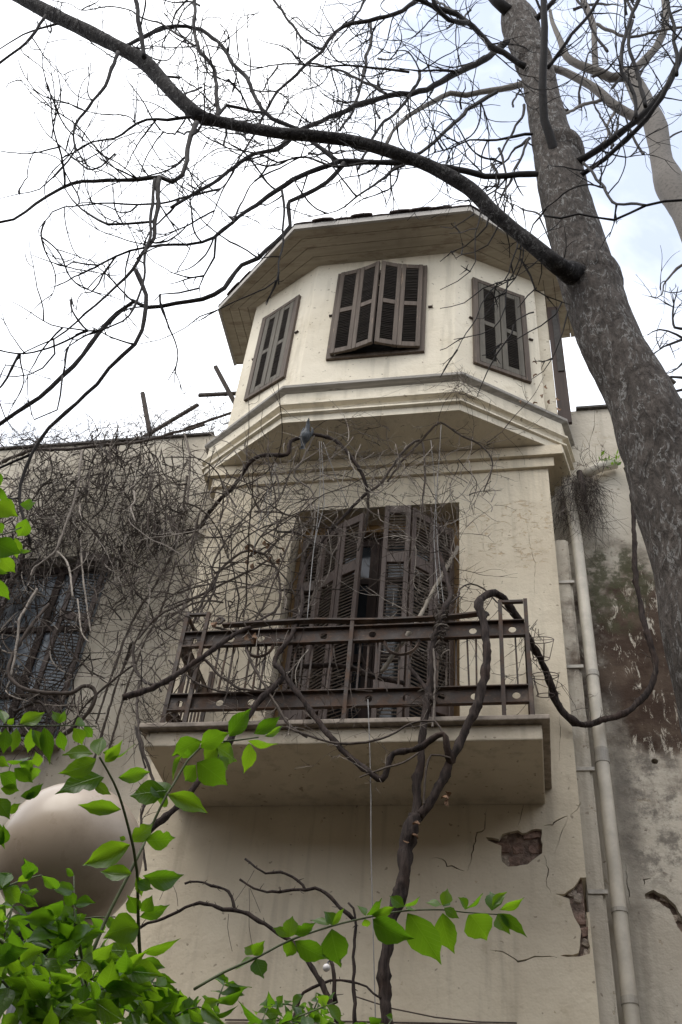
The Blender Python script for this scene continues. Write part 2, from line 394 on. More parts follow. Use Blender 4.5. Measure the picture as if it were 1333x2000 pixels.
def globe_mat():
    m, nt, b = newmat('beige_globe_plastic'); g = G(nt)
    c = g.mix(g.ramp(g.noise(6, 6, 0.65), 0.45, 0.75), (0.46, 0.375, 0.29), (0.30, 0.235, 0.17))
    g.set(b, c, g.ramp(g.noise(14, 5, 0.6), 0.3, 0.7, 0.26, 0.42)); b.inputs['Specular IOR Level'].default_value = 0.45
    b.inputs['Coat Weight'].default_value = 0.08; b.inputs['Coat Roughness'].default_value = 0.12; return m
M['globe'] = globe_mat()

# ------------------------------------------------------------------ the setting
g_ = MB(); S = 150
g_.add([(-S, -S, 0), (S, -S, 0), (S, S, 0), (-S, S, 0)], [(0, 1, 2, 3)])
go = g_.build('ground', M['ground']); go['kind'] = 'structure'

# plain unseen houses added behind and beside the viewer to shade the lower walls
def shade_block(name, x0, x1, y0, y1, h, label):
    t = thing(name, label, 'house', ((x0+x1)/2, (y0+y1)/2, 0))
    b_ = MB(); b_.box(x0, x1, y0, y1, 0, h); b_.build('wall', M['shade_render'], t)
    b_ = MB(); b_.box(x0-.15, x1+.15, y0-.15, y1+.15, h+.003, h+.18); b_.build('shade_block_edge', M['coping'], t)
shade_block('rear_shade_block', -9, 12, -16, -8.6, 7.2, 'plain unseen house added behind the viewer to shade the courtyard')
shade_block('side_shade_block', -13, -7.05, -8.4, 5, 6.2, 'plain unseen house added beyond the left wing to shade the courtyard')
shade_block('side_shade_block', 6.55, 12, -8.4, 5, 6.2, 'plain unseen house added beyond the right wing to shade the courtyard')

# ------------------------------------------------------------------ the house
house = thing('house', 'old cream plastered house with octagonal shuttered tower bay above an iron balcony', 'house', (0.64, 0.0, 0.0))
PX0, PX1, WY = -0.72, 2.0, 0.30          # projecting bay and recessed wings
def wallxz(u, v, Y=0.0):
    p = at(u, v, Y); return (p.x, p.z)
def z5(x, y, Y=0.0): return wallxz(600+x/1.8186, 1400+y/1.8186, Y)
rng = random.Random(3)
def ragged(pts, amp=0.008, step=0.03):
    out = []
    for i in range(len(pts)):
        a, b = Vector(pts[i]), Vector(pts[(i+1) % len(pts)]); n = max(1, int((b-a).length/step))
        for j in range(n):
            p = a.lerp(b, j/n); out.append((p.x+rng.uniform(-amp, amp), p.y+rng.uniform(-amp, amp)))
    return out
hole1 = ragged([z5(*p) for p in [(638, 428), (680, 431), (715, 408), (745, 402), (760, 412), (832, 396), (834, 488), (800, 515), (740, 530), (712, 530), (692, 512), (690, 462), (640, 444)]])
notch = ragged([z5(*p) for p in [(988, 556), (968, 574), (945, 604), (915, 626), (880, 632), (932, 644), (940, 690), (974, 765), (966, 838), (900, 852), (968, 852), (1004, 842)]], 0.006)[:-1]
notch = [p for p in notch if p[0] < PX1-0.012]
notch.sort(key=lambda p: 0) 
DOOR = [(0.0, 4.80), (1.3, 4.80), (1.3, 7.28), (0.0, 7.28)]
cracks = [crackpoly([z5(*p) for p in L], w, rng=rng) for L, w in [
    ([(640, 322), (634, 350), (633, 398), (604, 412), (590, 470), (571, 548)], 0.012),
    ([(560, 548), (530, 536), (500, 528), (478, 505), (440, 502)], 0.014),
    ([(748, 392), (762, 330), (768, 306)], 0.008),
    ([(842, 492), (855, 540), (850, 600), (868, 628)], 0.008),
    ([(842, 386), (870, 381), (890, 366), (926, 352)], 0.016),
    ([(934, 350), (962, 326), (972, 304)], 0.008),
    ([(926, 358), (905, 410), (881, 488)], 0.005),
    ([(888, 856), (860, 852), (812, 852), (752, 866), (700, 838), (650, 828)], 0.013)]]
yc = [crackpoly([wallxz(*p) for p in L], w, rng=rng) for L, w in [
    ([(1030, 1010), (1034, 1060), (1046, 1100), (1044, 1170)], 0.004), ([(940, 1010), (946, 1080)], 0.003),
    ([(1092, 1380), (1096, 1440), (1090, 1500)], 0.004), ([(1008, 890), (1020, 960)], 0.003)]]
zl, zh = notch[-1][1], notch[0][1]
outer = [(PX0, 0.0), (PX1, 0.0), (PX1, zl)] + notch[::-1] + [(PX1, zh), (PX1, 7.80), (PX0, 7.80)]
def fmap(y0): return lambda s, z, d: Vector((s, y0+d, z))
w = MB(); sheet(w, [outer, DOOR, hole1]+cracks+yc, [0.03, 0.24, 0.03]+[0.012]*len(cracks+yc), fmap(0.0))
pav = w.build('front_wall', M['plaster'], house)
w = MB(); w.box(PX0, PX0+0.02, 0.032, WY+0.1, 0, 7.80)
w.box(PX1-0.02, PX1-0.001, 0.032, WY+0.1, 0, zl); w.box(PX1-0.02, PX1-0.001, 0.032, WY+0.1, zh, 7.80)
w.build('wall_return', M['plaster'], house)
# rubble core behind the plaster
w = MB(); D2 = [(-0.01, 4.79), (1.31, 4.79), (1.31, 7.29), (-0.01, 7.29)]
sheet(w, [[(PX0+.022, 0.02), (PX1-.022, 0.02), (PX1-.022, 7.79), (PX0+.022, 7.79)], D2], [0, 0], fmap(0.033))
core = w.build('rubble_core', M['rubble'], house)
# bricks and mortar lumps that show where the plaster has fallen
def lump(name, mat, parent, x, y, z, sx, sy, sz, rot):
    bm = bmesh.new(); bmesh.ops.create_cube(bm, size=2.0); bmesh.ops.subdivide_edges(bm, edges=bm.edges[:], cuts=2, use_grid_fill=True)
    Mx = Matrix.Translation((x, y, z)) @ Matrix.Rotation(rot, 4, 'Y'); sd_ = Vector((rng.uniform(0, 50), rng.uniform(0, 50), 0))
    for v in bm.verts:
        q = v.co.lerp(v.co.normalized()*1.25, .38); q = q*(1+.30*noise.noise(v.co*1.3+sd_)+.14*noise.noise(v.co*3.1+sd_))
        v.co = Mx @ Vector((q.x*sx, q.y*sy*1.5, q.z*sz))
    me = bpy.data.meshes.new(name); bm.to_mesh(me); bm.free(); return link(name, me, mat, parent)
c1 = (sum(p[0] for p in hole1)/len(hole1), sum(p[1] for p in hole1)/len(hole1))
for i in range(4):
    for j in range(3):
        x = c1[0]-0.11+0.085*i+(0.03 if j % 2 else 0)+rng.uniform(-.012, .012); z = c1[1]-0.085+0.085*j+rng.uniform(-.012, .012)
        if rng.random() < 0.12: continue
        lump('brick', M['brick'] if rng.random() < .7 else M['mortar'], core, x, 0.038, z, rng.uniform(.03, .046), rng.uniform(.006, .014), rng.uniform(.026, .036), rng.uniform(-.18, .18))
for p in notch[4:-3:3]:
    lump('brick', M['mortar'] if rng.random() < .6 else M['brick'], core, min(p[0]+rng.uniform(.02, .06), PX1-.03), 0.04, p[1]+rng.uniform(-.02, .02), rng.uniform(.02, .035), .012, rng.uniform(.018, .03), rng.uniform(-.5, .5))

# wings, set back
def z5w(x, y): return z5(x, y, WY)
holeR = ragged([z5w(*p) for p in [(1200, 632), (1230, 612), (1270, 632), (1312, 672), (1345, 730), (1345, 790), (1315, 745), (1290, 684), (1250, 658), (1205, 644)]], 0.006)
holeS = [(lambda c, a: (c[0]+.022*math.cos(a), c[1]+.02*math.sin(a)))(z5w(1235, 158), 2*math.pi*i/12) for i in range(12)]
crR = [crackpoly([z5w(*p) for p in L], wd, rng=rng) for L, wd in [([(1196, 600), (1196, 575), (1222, 573)], 0.012), ([(1130, 520), (1138, 600), (1150, 680)], 0.008)]]
WTOP = 8.66
w = MB(); sheet(w, [[(PX1-.02, 0), (6.5, 0), (6.5, WTOP-0.02), (PX1-.02, WTOP-0.02)], holeR, holeS]+crR, [0.4, .04, .12]+[.03]*2, fmap(WY))
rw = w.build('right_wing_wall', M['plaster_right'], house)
w = MB(); w.box(2.1, 6.4, WY+.042, WY+.06, 0.1, WTOP-.1); rcore = w.build('right_rubble_core', M['rubble'], house)
for p in holeR[::4]: lump('brick', M['mortar'], rcore, p[0], WY+.045, p[1], .025, .012, .02, rng.uniform(-.5, .5))
WIN = [(-2.62, 5.36), (-1.62, 5.36), (-1.62, 7.20), (-2.62, 7.20)]
w = MB(); sheet(w, [[(-7, 0), (PX0+.02, 0), (PX0+.02, WTOP), (-7, WTOP)], WIN], [0.4, .22], fmap(WY))
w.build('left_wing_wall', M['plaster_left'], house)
# coping of both wings: short uneven lengths
for x0, x1, zz in ((-7, -1.0, WTOP), (2.30, 6.5, WTOP-.02)):
    x = x0
    while x < x1:
        L = min(rng.uniform(.5, .9), x1-x); w = MB(); dz = rng.uniform(-.006, .006)
        w.box(x+.003, x+L-.003, WY-.025-rng.uniform(0, .012), WY+.42, zz+.002+dz, zz+.026+dz); w.build('coping_stone', M['coping'], house); x += L
# small ledge and strip under the tower's left rear corner
w = MB(); a, b = at(378, 1034, WY-.02), at(404, 1050, WY-.02); w.bar(a, b, 0.06, 0.025); w.build('wall_ledge', M['plaster_left'], house)
# corbel bands under the tower
w = MB(); w.box(PX0-.04, PX1+.05, -.030, .3, 7.60, 7.70); w.box(PX0-.08, PX1+.12, -.065, .3, 7.702, 7.806); w.build('corbel_band', M['plaster'], house)

# ---- tower bay
TC, TA, TB, TYF, TYB = 0.6277, 0.7415, 1.568, -0.548, 0.0302
def tpoly(off, yr=0.34):
    k = off*0.4142
    xr = TC+TB+off
    return [(TC-TB-off, yr), (TC-TB-off, TYB), (TC-TA-k, TYF-off), (TC+TA+k, TYF-off), (xr, TYB), (xr+.07, yr)]
prof = [(-.06, 7.812), (-.06, 7.885), (-.028, 7.89), (-.028, 7.908), (-.075, 7.93), (-.055, 7.97), (-.012, 7.985), (-.012, 8.004), (-.05, 8.012), (-.05, 8.165)]
w = MB()
for (o0, z0), (o1, z1) in zip(prof, prof[1:]):
    A, B = tpoly(o0), tpoly(o1)
    for i in range(5): w.add([(*A[i], z0), (*A[i+1], z0), (*B[i+1], z1), (*B[i], z1)], [(0, 1, 2, 3)])
w.build('base_moulding', M['plaster_tower'], house)
w = MB(); A = tpoly(-.06); w.add([(*p, 7.812) for p in A], [(0, 1, 2, 3, 4, 5)]); w.build('tower_soffit', M['plaster_tower'], house)
w = MB()
for (o0, z0), (o1, z1) in zip([(-.052, 8.165), (-.004, 8.190), (.0, 8.194), (.0, 8.222)], [(-.004, 8.190), (.0, 8.194), (.0, 8.222), (-.19, 8.256)]):
    A, B = tpoly(o0), tpoly(o1)
    for i in range(5): w.add([(*A[i], z0), (*A[i+1], z0), (*B[i+1], z1), (*B[i], z1)], [(0, 1, 2, 3)])
w.build('drip_sill', M['sill'], house)

INS, TZ0, TZ1 = -0.1715, 8.20, 10.345
TW = tpoly(INS, 0.9)
def face_frame(i):
    a, b = Vector((*TW[i], 0)), Vector((*TW[i+1], 0)); e = (b-a).normalized(); n = Vector((e.y, -e.x, 0))  # outward
    return a, e, n, (b-a).length
wins = {1: [(518, 632), (593, 569), (557, 734), (476, 794)], 2: [(662, 539), (836, 524), (829, 689), (638, 707)], 3: [(920, 542), (1025, 587), (1034, 755), (926, 707)]}
WR = {}
w = MB()
for i in range(5):
    a, e, n, L = face_frame(i); mapf = (lambda a, e, n: (lambda s, z, d: a + e*s - n*d + Vector((0, 0, z))))(a, e, n)
    loops = [[(0, TZ0), (L, TZ0), (L, TZ1), (0, TZ1)]]
    if i in wins:
        q = [atp(u, v, a, n) for u, v in wins[i]]; s_ = [(p-a).dot(e) for p in q]; zz = [p.z for p in q]
        s0, s1 = (s_[0]+s_[3])/2, (s_[1]+s_[2])/2; z1, z0 = (zz[0]+zz[1])/2, (zz[2]+zz[3])/2
        WR[i] = (s0, s1, z0, z1)
        loops.append([(s0+.03, z0+.03), (s1-.03, z0+.03), (s1-.03, z1-.03), (s0+.03, z1-.03)])
    sheet(w, loops, [0]+[.16]*(len(loops)-1), mapf)
w.build('tower_wall', M['plaster_tower'], house)

def louvre_panel(parent, name, P0, P1, z0, z1, secs, fm, sm, stile=.045, th=.035, pitch=.028, slw=.036, tilt=35, out=None):
    """one louvred leaf between plan points P0, P1; secs = [(z fraction from, to)] of louvred openings"""
    P0, P1 = Vector((*P0, 0)), Vector((*P1, 0)); e = (P1-P0).normalized(); L = (P1-P0).length; n = Vector((e.y, -e.x, 0))
    Mx = Matrix((e, -n, Vector((0, 0, 1)))).transposed().to_4x4(); Mx.translation = P0
    H = z1-z0; f = MB(); f.box(.002, stile, -th/2, th/2, z0, z1, Mx); f.box(L-stile, L-.002, -th/2, th/2, z0, z1, Mx)
    edges = [0.0] + [x for s in secs for x in s] + [1.0]
    for k in range(0, len(edges), 2):
        f.box(stile, L-stile, -th/2+.003, th/2-.003, z0+edges[k]*H, z0+edges[k+1]*H, Mx)
    o = f.build(name, fm, parent)
    md = o.modifiers.new('bevel', 'BEVEL'); md.width = 0.003; md.segments = 1
    sl = MB(); ct, st = math.cos(R(tilt)), math.sin(R(tilt))
    for a_, b_ in secs:
        z = z0+a_*H+pitch*.4
        while z < z0+b_*H-.004:
            t = R(tilt+rng.uniform(-4, 4)); Rm = Mx @ Matrix.Translation((0, 0, z+rng.uniform(-.001, .001))) @ Matrix.Rotation(t, 4, 'X')
            sl.box(stile-.004, L-stile+.004, -slw/2, slw/2, -.0035, .0035, Rm); z += pitch
    sl.build('louvre_slats', sm, o, kind='stuff'); return o

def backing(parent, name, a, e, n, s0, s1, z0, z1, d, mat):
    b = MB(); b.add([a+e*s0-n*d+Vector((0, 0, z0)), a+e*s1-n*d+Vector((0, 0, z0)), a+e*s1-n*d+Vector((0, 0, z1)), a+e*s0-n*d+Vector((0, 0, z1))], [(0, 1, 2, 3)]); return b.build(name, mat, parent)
for i in (1, 2, 3):
    a, e, n, L = face_frame(i); s0, s1, z0, z1 = WR[i]
    def pl(s, d): q = a+e*s+n*d; return (q.x, q.y)
    Mx = Matrix((e, -n, Vector((0, 0, 1)))).transposed().to_4x4(); Mx.translation = a
    fm = M['shutter_tower'] if i == 2 else M['shutter_green']
    f = MB(); fw = .05
    f.box(s0, s0+fw, -.03, .05, z0, z1, Mx); f.box(s1-fw, s1, -.03, .05, z0, z1, Mx)
    f.box(s0+fw, s1-fw, -.028, .05, z1-fw, z1, Mx); f.box(s0+fw, s1-fw, -.028, .05, z0, z0+fw*.8, Mx)
    wf = f.build('window_frame', M['shutter_tower'], house)
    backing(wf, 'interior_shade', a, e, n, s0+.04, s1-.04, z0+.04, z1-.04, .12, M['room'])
    secs = [(.05, .475), (.525, .95)]
    if i == 2:
        bz0, bz1 = z0+.01, z1-.01; m_ = (s0+s1)/2; q = (s1-s0)/4
        plan = [(s0+.035, .045), (s0+.02+q, .075), (m_-.006, .135), (m_+.008, .135), (s1-.02-q, .075), (s1-.035, .045)]
        for k0, k1 in ((0, 1), (1, 2), (3, 4), (4, 5)):
            louvre_panel(wf, 'shutter_leaf', pl(*plan[k0]), pl(*plan[k1]), bz0+.02, bz1-.02, secs, fm, M['slat_dark'], stile=.042, th=.03, pitch=.026, slw=.030)
    else:
        m_ = (s0+s1)/2
        louvre_panel(wf, 'shutter_leaf', pl(s0+fw+.004, .012), pl(m_-.002, .012), z0+.045, z1-.055, [(.06, .47), (.52, .945)], fm, M['slat_dark'], stile=.055, th=.032, pitch=.026, slw=.030)
        louvre_panel(wf, 'shutter_leaf', pl(m_+.002, .012), pl(s1-fw-.004, .012), z0+.045, z1-.055, [(.06, .47), (.52, .945)], fm, M['slat_dark'], stile=.055, th=.032, pitch=.026, slw=.030)
    # iron hinge pins / stays
    for sx in (s0-.035, s1+.02):
        h = MB(); h.box(sx, sx+.04, -.02, .0, (z0+z1)/2, (z0+z1)/2+.012, Mx); h.build('shutter_stay', M['iron'], wf)
# open brown board shutter on the hidden right side of the tower
w = MB(); w.box(at(1040, 720, .14).x, at(1080, 720, .14).x, .145, .32, 8.25, 10.33); w.build('tower_side_wall', M['plaster_tower'], house)
w = MB(); w.box(at(1081, 720, .13).x, at(1105, 720, .13).x, .13, .16, 8.30, 10.02); ss = w.build('side_shutter', M['side_board'], house)
w = MB(); w.box(at(1090, 720, .128).x, at(1102, 720, .128).x, .12, .128, 9.0, 9.95); w.build('shutter_panel', M['room'], ss)

# ---- eave: boarded soffit, fascia, tiles
EO, EZ0, EZ1 = 0.2245, 10.335, 10.372
IN, OUT = tpoly(INS+.002, .75), tpoly(EO, .75)
nb = 4
for i in range(5):
    for k in range(nb):
        t0, t1 = k/nb, (k+1)/nb-.012
        def lp(P, Q, t): return Vector((P[0]+(Q[0]-P[0])*t, P[1]+(Q[1]-P[1])*t))
        c = [lp(IN[i], OUT[i], t0), lp(IN[i+1], OUT[i+1], t0), lp(IN[i+1], OUT[i+1], t1), lp(IN[i], OUT[i], t1)]
        za, zb = EZ0+(EZ1-EZ0)*t0+rng.uniform(-.002, .002), EZ0+(EZ1-EZ0)*t1+rng.uniform(-.002, .002)
        w = MB(); vs = [(*c[0], za), (*c[1], za), (*c[2], zb), (*c[3], zb)]
        w.add(vs+[(x, y, z+.02) for x, y, z in vs], [(3, 2, 1, 0), (4, 5, 6, 7), (0, 1, 5, 4), (1, 2, 6, 5), (2, 3, 7, 6), (3, 0, 4, 7)])
        w.build('eave_board', M['eave'], house)
for i in range(5):                                                # fascia boards and hip cover strips
    A, B = tpoly(EO-.004, .75), tpoly(EO+.022, .75)
    w = MB(); vs = [(*A[i], EZ1-.02), (*A[i+1], EZ1-.02), (*B[i+1], EZ1-.02), (*B[i], EZ1-.02)]
    w.add(vs+[(x, y, z+.075) for x, y, z in vs], [(3, 2, 1, 0), (4, 5, 6, 7), (0, 1, 5, 4), (1, 2, 6, 5), (2, 3, 7, 6), (3, 0, 4, 7)])
    w.build('fascia_board', M['fascia'], house)
APEX = Vector((TC, 0.35, 11.15)); RE = tpoly(EO+.03, .75)
w = MB(); w.add([(*p, EZ1+.062) for p in RE]+[tuple(APEX)], [(i, i+1, 6) for i in range(5)]+[(5, 0, 6)]); w.build('roof', M['tile'], house)
TR = tpoly(EO+.035, .75)
for i in range(5):                                                # eave tiles along every edge, some slipped
    a, b = Vector((*TR[i], EZ1+.07)), Vector((*TR[i+1], EZ1+.07)); e = (b-a); L = e.length; e.normalize(); n = Vector((e.y, -e.x, 0))
    k = max(1, int(L/.17))
    for j in range(k):
        if rng.random() < .07: continue
        s = (j+.5)*L/k; hw = L/k*.56; pr = rng.uniform(-.012, .02); t = MB(); vs = []; ns = 5
        for d_ in (pr, -.34):
            for q in range(ns):
                th = math.pi*q/(ns-1); vs.append(a+e*(s-math.cos(th)*hw)+n*d_+Vector((0, 0, math.sin(th)*.022+(.12 if d_ < -.1 else rng.uniform(-.003, .004)))))
        vs += [v+Vector((0, 0, -.016)) for v in vs]
        fs = [(q, q+1, ns+q+1, ns+q) for q in range(ns-1)]+[(2*ns+q, 3*ns+q, 3*ns+q+1, 2*ns+q+1) for q in range(ns-1)]+[(q, 2*ns+q, 2*ns+q+1, q+1) for q in range(ns-1)]
        t.add(vs, fs); t.build('roof_tile', M['tile'], house)

# ---- balcony slab
SX0, SX1, SY, SZ = -0.4824, 1.8033, -0.7081, 4.8135
w = MB(); w.box(SX0, SX1, SY, -.001, 4.683, 4.782); slab = w.build('balcony_slab', M['slab'], house)
md = slab.modifiers.new('bevel', 'BEVEL'); md.width = 0.008; md.segments = 2
w = MB(); w.box(SX0-.04, SX1+.045, SY-.045, -.001, 4.784, 4.816); o = w.build('slab_edge', M['stone'], slab)
md = o.modifiers.new('bevel', 'BEVEL'); md.width = 0.006; md.segments = 2
# ---- railing
RY, RX0, RX1, RZ0 = -0.66, -0.42, 1.755, 4.816
rail_r = MB(); rail_r.bar((RX0, RY, RZ0), (RX0, RY, 5.72), .026)
rail = rail_r.build('balcony_railing', M['iron'], house)
def part(nm, fn, mat=None, par=None):
    b = MB(); fn(b); return b.build(nm, mat or M['iron'], par or rail)
for x, zt in ((RX1, 5.715), (-.274, 5.70), (1.60, 5.70), (.683, 5.60)):
    part('post', lambda b: b.bar((x, RY-(.0 if x > 1.7 else .016), RZ0), (x, RY-(.0 if x > 1.7 else .016), zt), .024))
for x0, x1 in ((RX0+.014, -.287), (1.613, RX1-.013)):
    part('corner_bar', lambda b: b.box(x0, x1, RY-.012, RY+.012, 5.692, 5.708))
HX = []
for u, v in [(378, 1253), (451, 1253), (510, 1250), (570, 1247), (633, 1244), (728, 1239), (798, 1236), (862, 1233), (924, 1231), (1001, 1228)]: HX.append(at(u, v, RY).x)
def circ(x, z, r, n=14): return [(x+r*math.cos(2*math.pi*i/n), z+r*math.sin(2*math.pi*i/n)) for i in range(n)]
def band(z0, z1, holes, nm):
    b = MB(); loops = [[(RX0+.014, z0), (RX1-.013, z0), (RX1-.013, z1), (RX0+.014, z1)]]+[circ(x, (z0+z1)/2, .0235) for x in holes]
    sheet(b, loops, [.006]*len(loops), fmap(RY)); sheet(b, loops, [0]*len(loops), lambda s, z, d: Vector((s, RY+.006, z)))
    b.box(RX0+.014, RX1-.013, RY-.024, RY-.001, z1-.007, z1); b.box(RX0+.014, RX1-.013, RY-.024, RY-.001, z0, z0+.007)
    return b.build(nm, M['iron'], rail)
band(5.425, 5.545, HX, 'upper_band'); band(4.948, 5.068, [x+.005 for x in HX if not 0.25 < x < .62], 'lower_band')
bars = [-.345, -.165, -.115, -.065, .045, .095, .145, .33, .385, .44, .56, .735, .79, .85, .99, 1.05, 1.22, 1.27, 1.325, 1.40, 1.45, 1.50, 1.68]
for x in bars: part('bar', lambda b: b.bar((x+rng.uniform(-.006, .006), RY+.012, 5.06), (x+rng.uniform(-.006, .006), RY+.012, 5.43), .011))
for x, r in ((.105, .085), (1.0, .105)):
    part('half_ring', lambda b: b.tube([(x-r*math.cos(math.pi*i/12), RY-.01, 5.42-r*math.sin(math.pi*i/12)) for i in range(13)], .011, 4))
hp = [at(u, v, RY-.01) for u, v in [(436, 1222), (480, 1219), (540, 1216), (620, 1212), (690, 1213), (760, 1212), (840, 1208), (900, 1203), (935, 1199)]]
part('handrail', lambda b: [b.bar(p, q, .045, .012) for p, q in zip(hp, hp[1:])])
for u, v in ((430, 1213), (945, 1202)):
    c = at(u, v, RY-.01); part('scroll', lambda b: b.tube([c+Vector((.030*math.cos(t*.5)*(1-t*.035), 0, .030*math.sin(t*.5)*(1-t*.035))) for t in range(16)], .009, 5))
for sx, nm in ((RX0, 'left'), (RX1, 'right')):
    for z0, z1 in ((5.425, 5.545), (4.948, 5.068)):
        b = MB(); loops = [[(RY+.014, z0), (-.002, z0), (-.002, z1), (RY+.014, z1)]]+[circ(y, (z0+z1)/2, .0235) for y in (-.52, -.2)]
        sheet(b, loops, [.006]*3, lambda s, z, d: Vector((sx+d, s, z))); b.box(sx-.02, sx-.001, RY+.014, -.002, z1-.006, z1); b.box(sx-.02, sx-.001, RY+.014, -.002, z0, z0+.006)
        b.build('side_band', M['iron'], rail)
    part('post', lambda b: b.bar((sx, RY+.15, RZ0), (sx, RY+.15, 5.70), .022))
    part('post', lambda b: b.bar((sx, -.03, RZ0), (sx, -.03, 5.70), .022))
    part('corner_bar', lambda b: b.box(sx-.01, sx+.01, RY+.014, RY+.138, 5.688, 5.704))
    for k in range(7): part('bar', lambda b: b.bar((sx+.012, RY+.22+.058*k, 4.83), (sx+.012, RY+.22+.058*k, 5.43), .011))

# ---- balcony door
f = MB(); dfw = .075
f.box(.0+.002, dfw, .20, .27, 4.82, 7.278); f.box(1.3-dfw, 1.298, .20, .27, 4.82, 7.278); f.box(dfw, 1.3-dfw, .202, .268, 7.20, 7.278)
df = f.build('door_frame', M['ochre'], house)
for k, (x0, x1) in enumerate(((.08, .648), (.652, 1.22))):
    f = MB(); sw = .07
    f.box(x0, x0+sw, .275, .315, 4.83, 7.195); f.box(x1-sw, x1, .275, .315, 4.83, 7.195)
    for z0, z1 in ((4.83, 5.15), (5.98, 6.05), (6.72, 6.78), (7.12, 7.195)): f.box(x0+sw, x1-sw, .277, .313, z0, z1)
    leaf_ = f.build('glazed_door', M['side_board'], df)
    for z0, z1 in ((5.15, 5.98), (6.05, 6.72), (6.78, 7.12)):
        g2 = MB(); g2.box(x0+sw, x1-sw, .292, .297, z0, z1); g2.build('pane', M['glass'], leaf_)
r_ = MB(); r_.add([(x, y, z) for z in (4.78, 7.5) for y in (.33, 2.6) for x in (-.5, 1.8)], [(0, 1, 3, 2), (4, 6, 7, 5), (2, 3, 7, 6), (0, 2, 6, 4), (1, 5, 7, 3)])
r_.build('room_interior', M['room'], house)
w = MB(); w.box(.0, 1.3, .03, .33, 4.79, 4.825); w.build('door_threshold', M['stone'], house)
secs = [(.30, .455), (.505, .79), (.835, .965)]
secs = [(.055, .235), (.285, .745), (.79, .965)]
for P0, P1, dz in (((.055, .14), (.235, .115), 0), ((.238, .113), (.405, -.02), .0), ((.408, -.023), (.585, -.115), .0), ((.742, -.13), (.945, -.118), .045), ((.948, -.115), (1.10, .03), .03), ((1.103, .033), (1.245, .13), .0)):
    louvre_panel(df, 'shutter_leaf', P0, P1, 4.85, 7.10+dz, secs, M['shutter_door'], M['slat'], stile=.038, th=.034, pitch=.030, slw=.036, tilt=38)

# ---- left window with its shutters
f = MB(); f.box(-2.618, -2.56, .42, .48, 5.362, 7.198); f.box(-1.68, -1.622, .42, .48, 5.362, 7.198)
f.box(-2.56, -1.68, .422, .478, 7.13, 7.198); f.box(-2.56, -1.68, .422, .478, 5.362, 5.44); f.box(-2.15, -2.09, .424, .476, 5.44, 7.13)
f.box(-2.56, -2.15, .426, .474, 6.50, 6.55); f.box(-2.09, -1.68, .426, .474, 6.50, 6.55); f.box(-2.56, -2.15, .426, .474, 5.86, 5.89); f.box(-2.09, -1.68, .426, .474, 5.86, 5.89)
lwf = f.build('window_frame', M['side_board'], house)
for x0, x1 in ((-2.56, -2.15), (-2.09, -1.68)):
    for z0, z1 in ((5.44, 5.86), (5.89, 6.50), (6.55, 7.13)):
        g2 = MB(); g2.box(x0, x1, .448, .453, z0, z1); g2.build('pane', M['glass_dusty'], lwf)
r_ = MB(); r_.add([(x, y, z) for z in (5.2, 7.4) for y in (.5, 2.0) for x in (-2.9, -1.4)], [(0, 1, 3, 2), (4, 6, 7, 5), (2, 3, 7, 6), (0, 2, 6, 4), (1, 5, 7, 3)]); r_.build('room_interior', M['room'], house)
louvre_panel(lwf, 'shutter_leaf', (-1.87, .20), (-1.628, .27), 5.37, 7.15, [(.05, .12), (.17, .60), (.64, .95)], M['shutter_door'], M['slat_dark'], stile=.04, pitch=.03)
louvre_panel(lwf, 'shutter_leaf', (-2.61, .27), (-2.38, .20), 5.37, 7.15, [(.05, .12), (.17, .60), (.64, .95)], M['shutter_door'], M['slat_dark'], stile=.04, pitch=.03)
w = MB(); w.box(-2.68, -1.56, .22, .5, 5.30, 5.355); w.build('window_sill', M['stone'], house)

# ---- downpipe and the boxed strip beside it
w = MB(); w.box(2.003, 2.085, .085, WY, 0.1, 6.9); w.box(2.086, 2.10, .10, WY, .1, 6.9); strip = w.build('boxed_conduit', M['plaster_right'], house)
for u, v in ((1108, 1140), (1128, 1305), (1147, 1505), (1190, 1745)):
    z = at(u, v, .1).z; w = MB(); w.box(2.006, 2.115, .076, .10, z-.012, z+.012); w.build('strap', M['pipe_dark'], strip)
PCX, PCY, PR = 2.172, .16, .042
w = MB(); w.tube([(PCX, PCY, 0), (PCX, PCY, 2), (PCX, PCY, 4), (PCX, PCY, 6.95), (PCX-.01, PCY+.02, 7.3), (PCX-.02, PCY+.06, 7.6)], PR, 20)
pipe = w.build('downpipe', M['pipe'], house, smooth=True)
for v, h in ((1318, .02), (1478, .05), (1780, .012), (1955, .02)):
    z = at(1180, v, PCY).z; w = MB(); w.tube([(PCX, PCY, z-h), (PCX, PCY, z+h)], PR+.004, 20); w.build('pipe_collar', M['pipe_dark'], pipe)
    w = MB(); w.box(PCX-.008, PCX+.008, PCY+PR, WY, z-.01, z+.01); w.build('bracket', M['iron'], pipe)
w = MB(); w.tube([at(1140, 930, .22), at(1170, 912, .22), at(1203, 905, .24)], .045, 14); w.build('upper_pipe', M['pipe'], house, smooth=True)

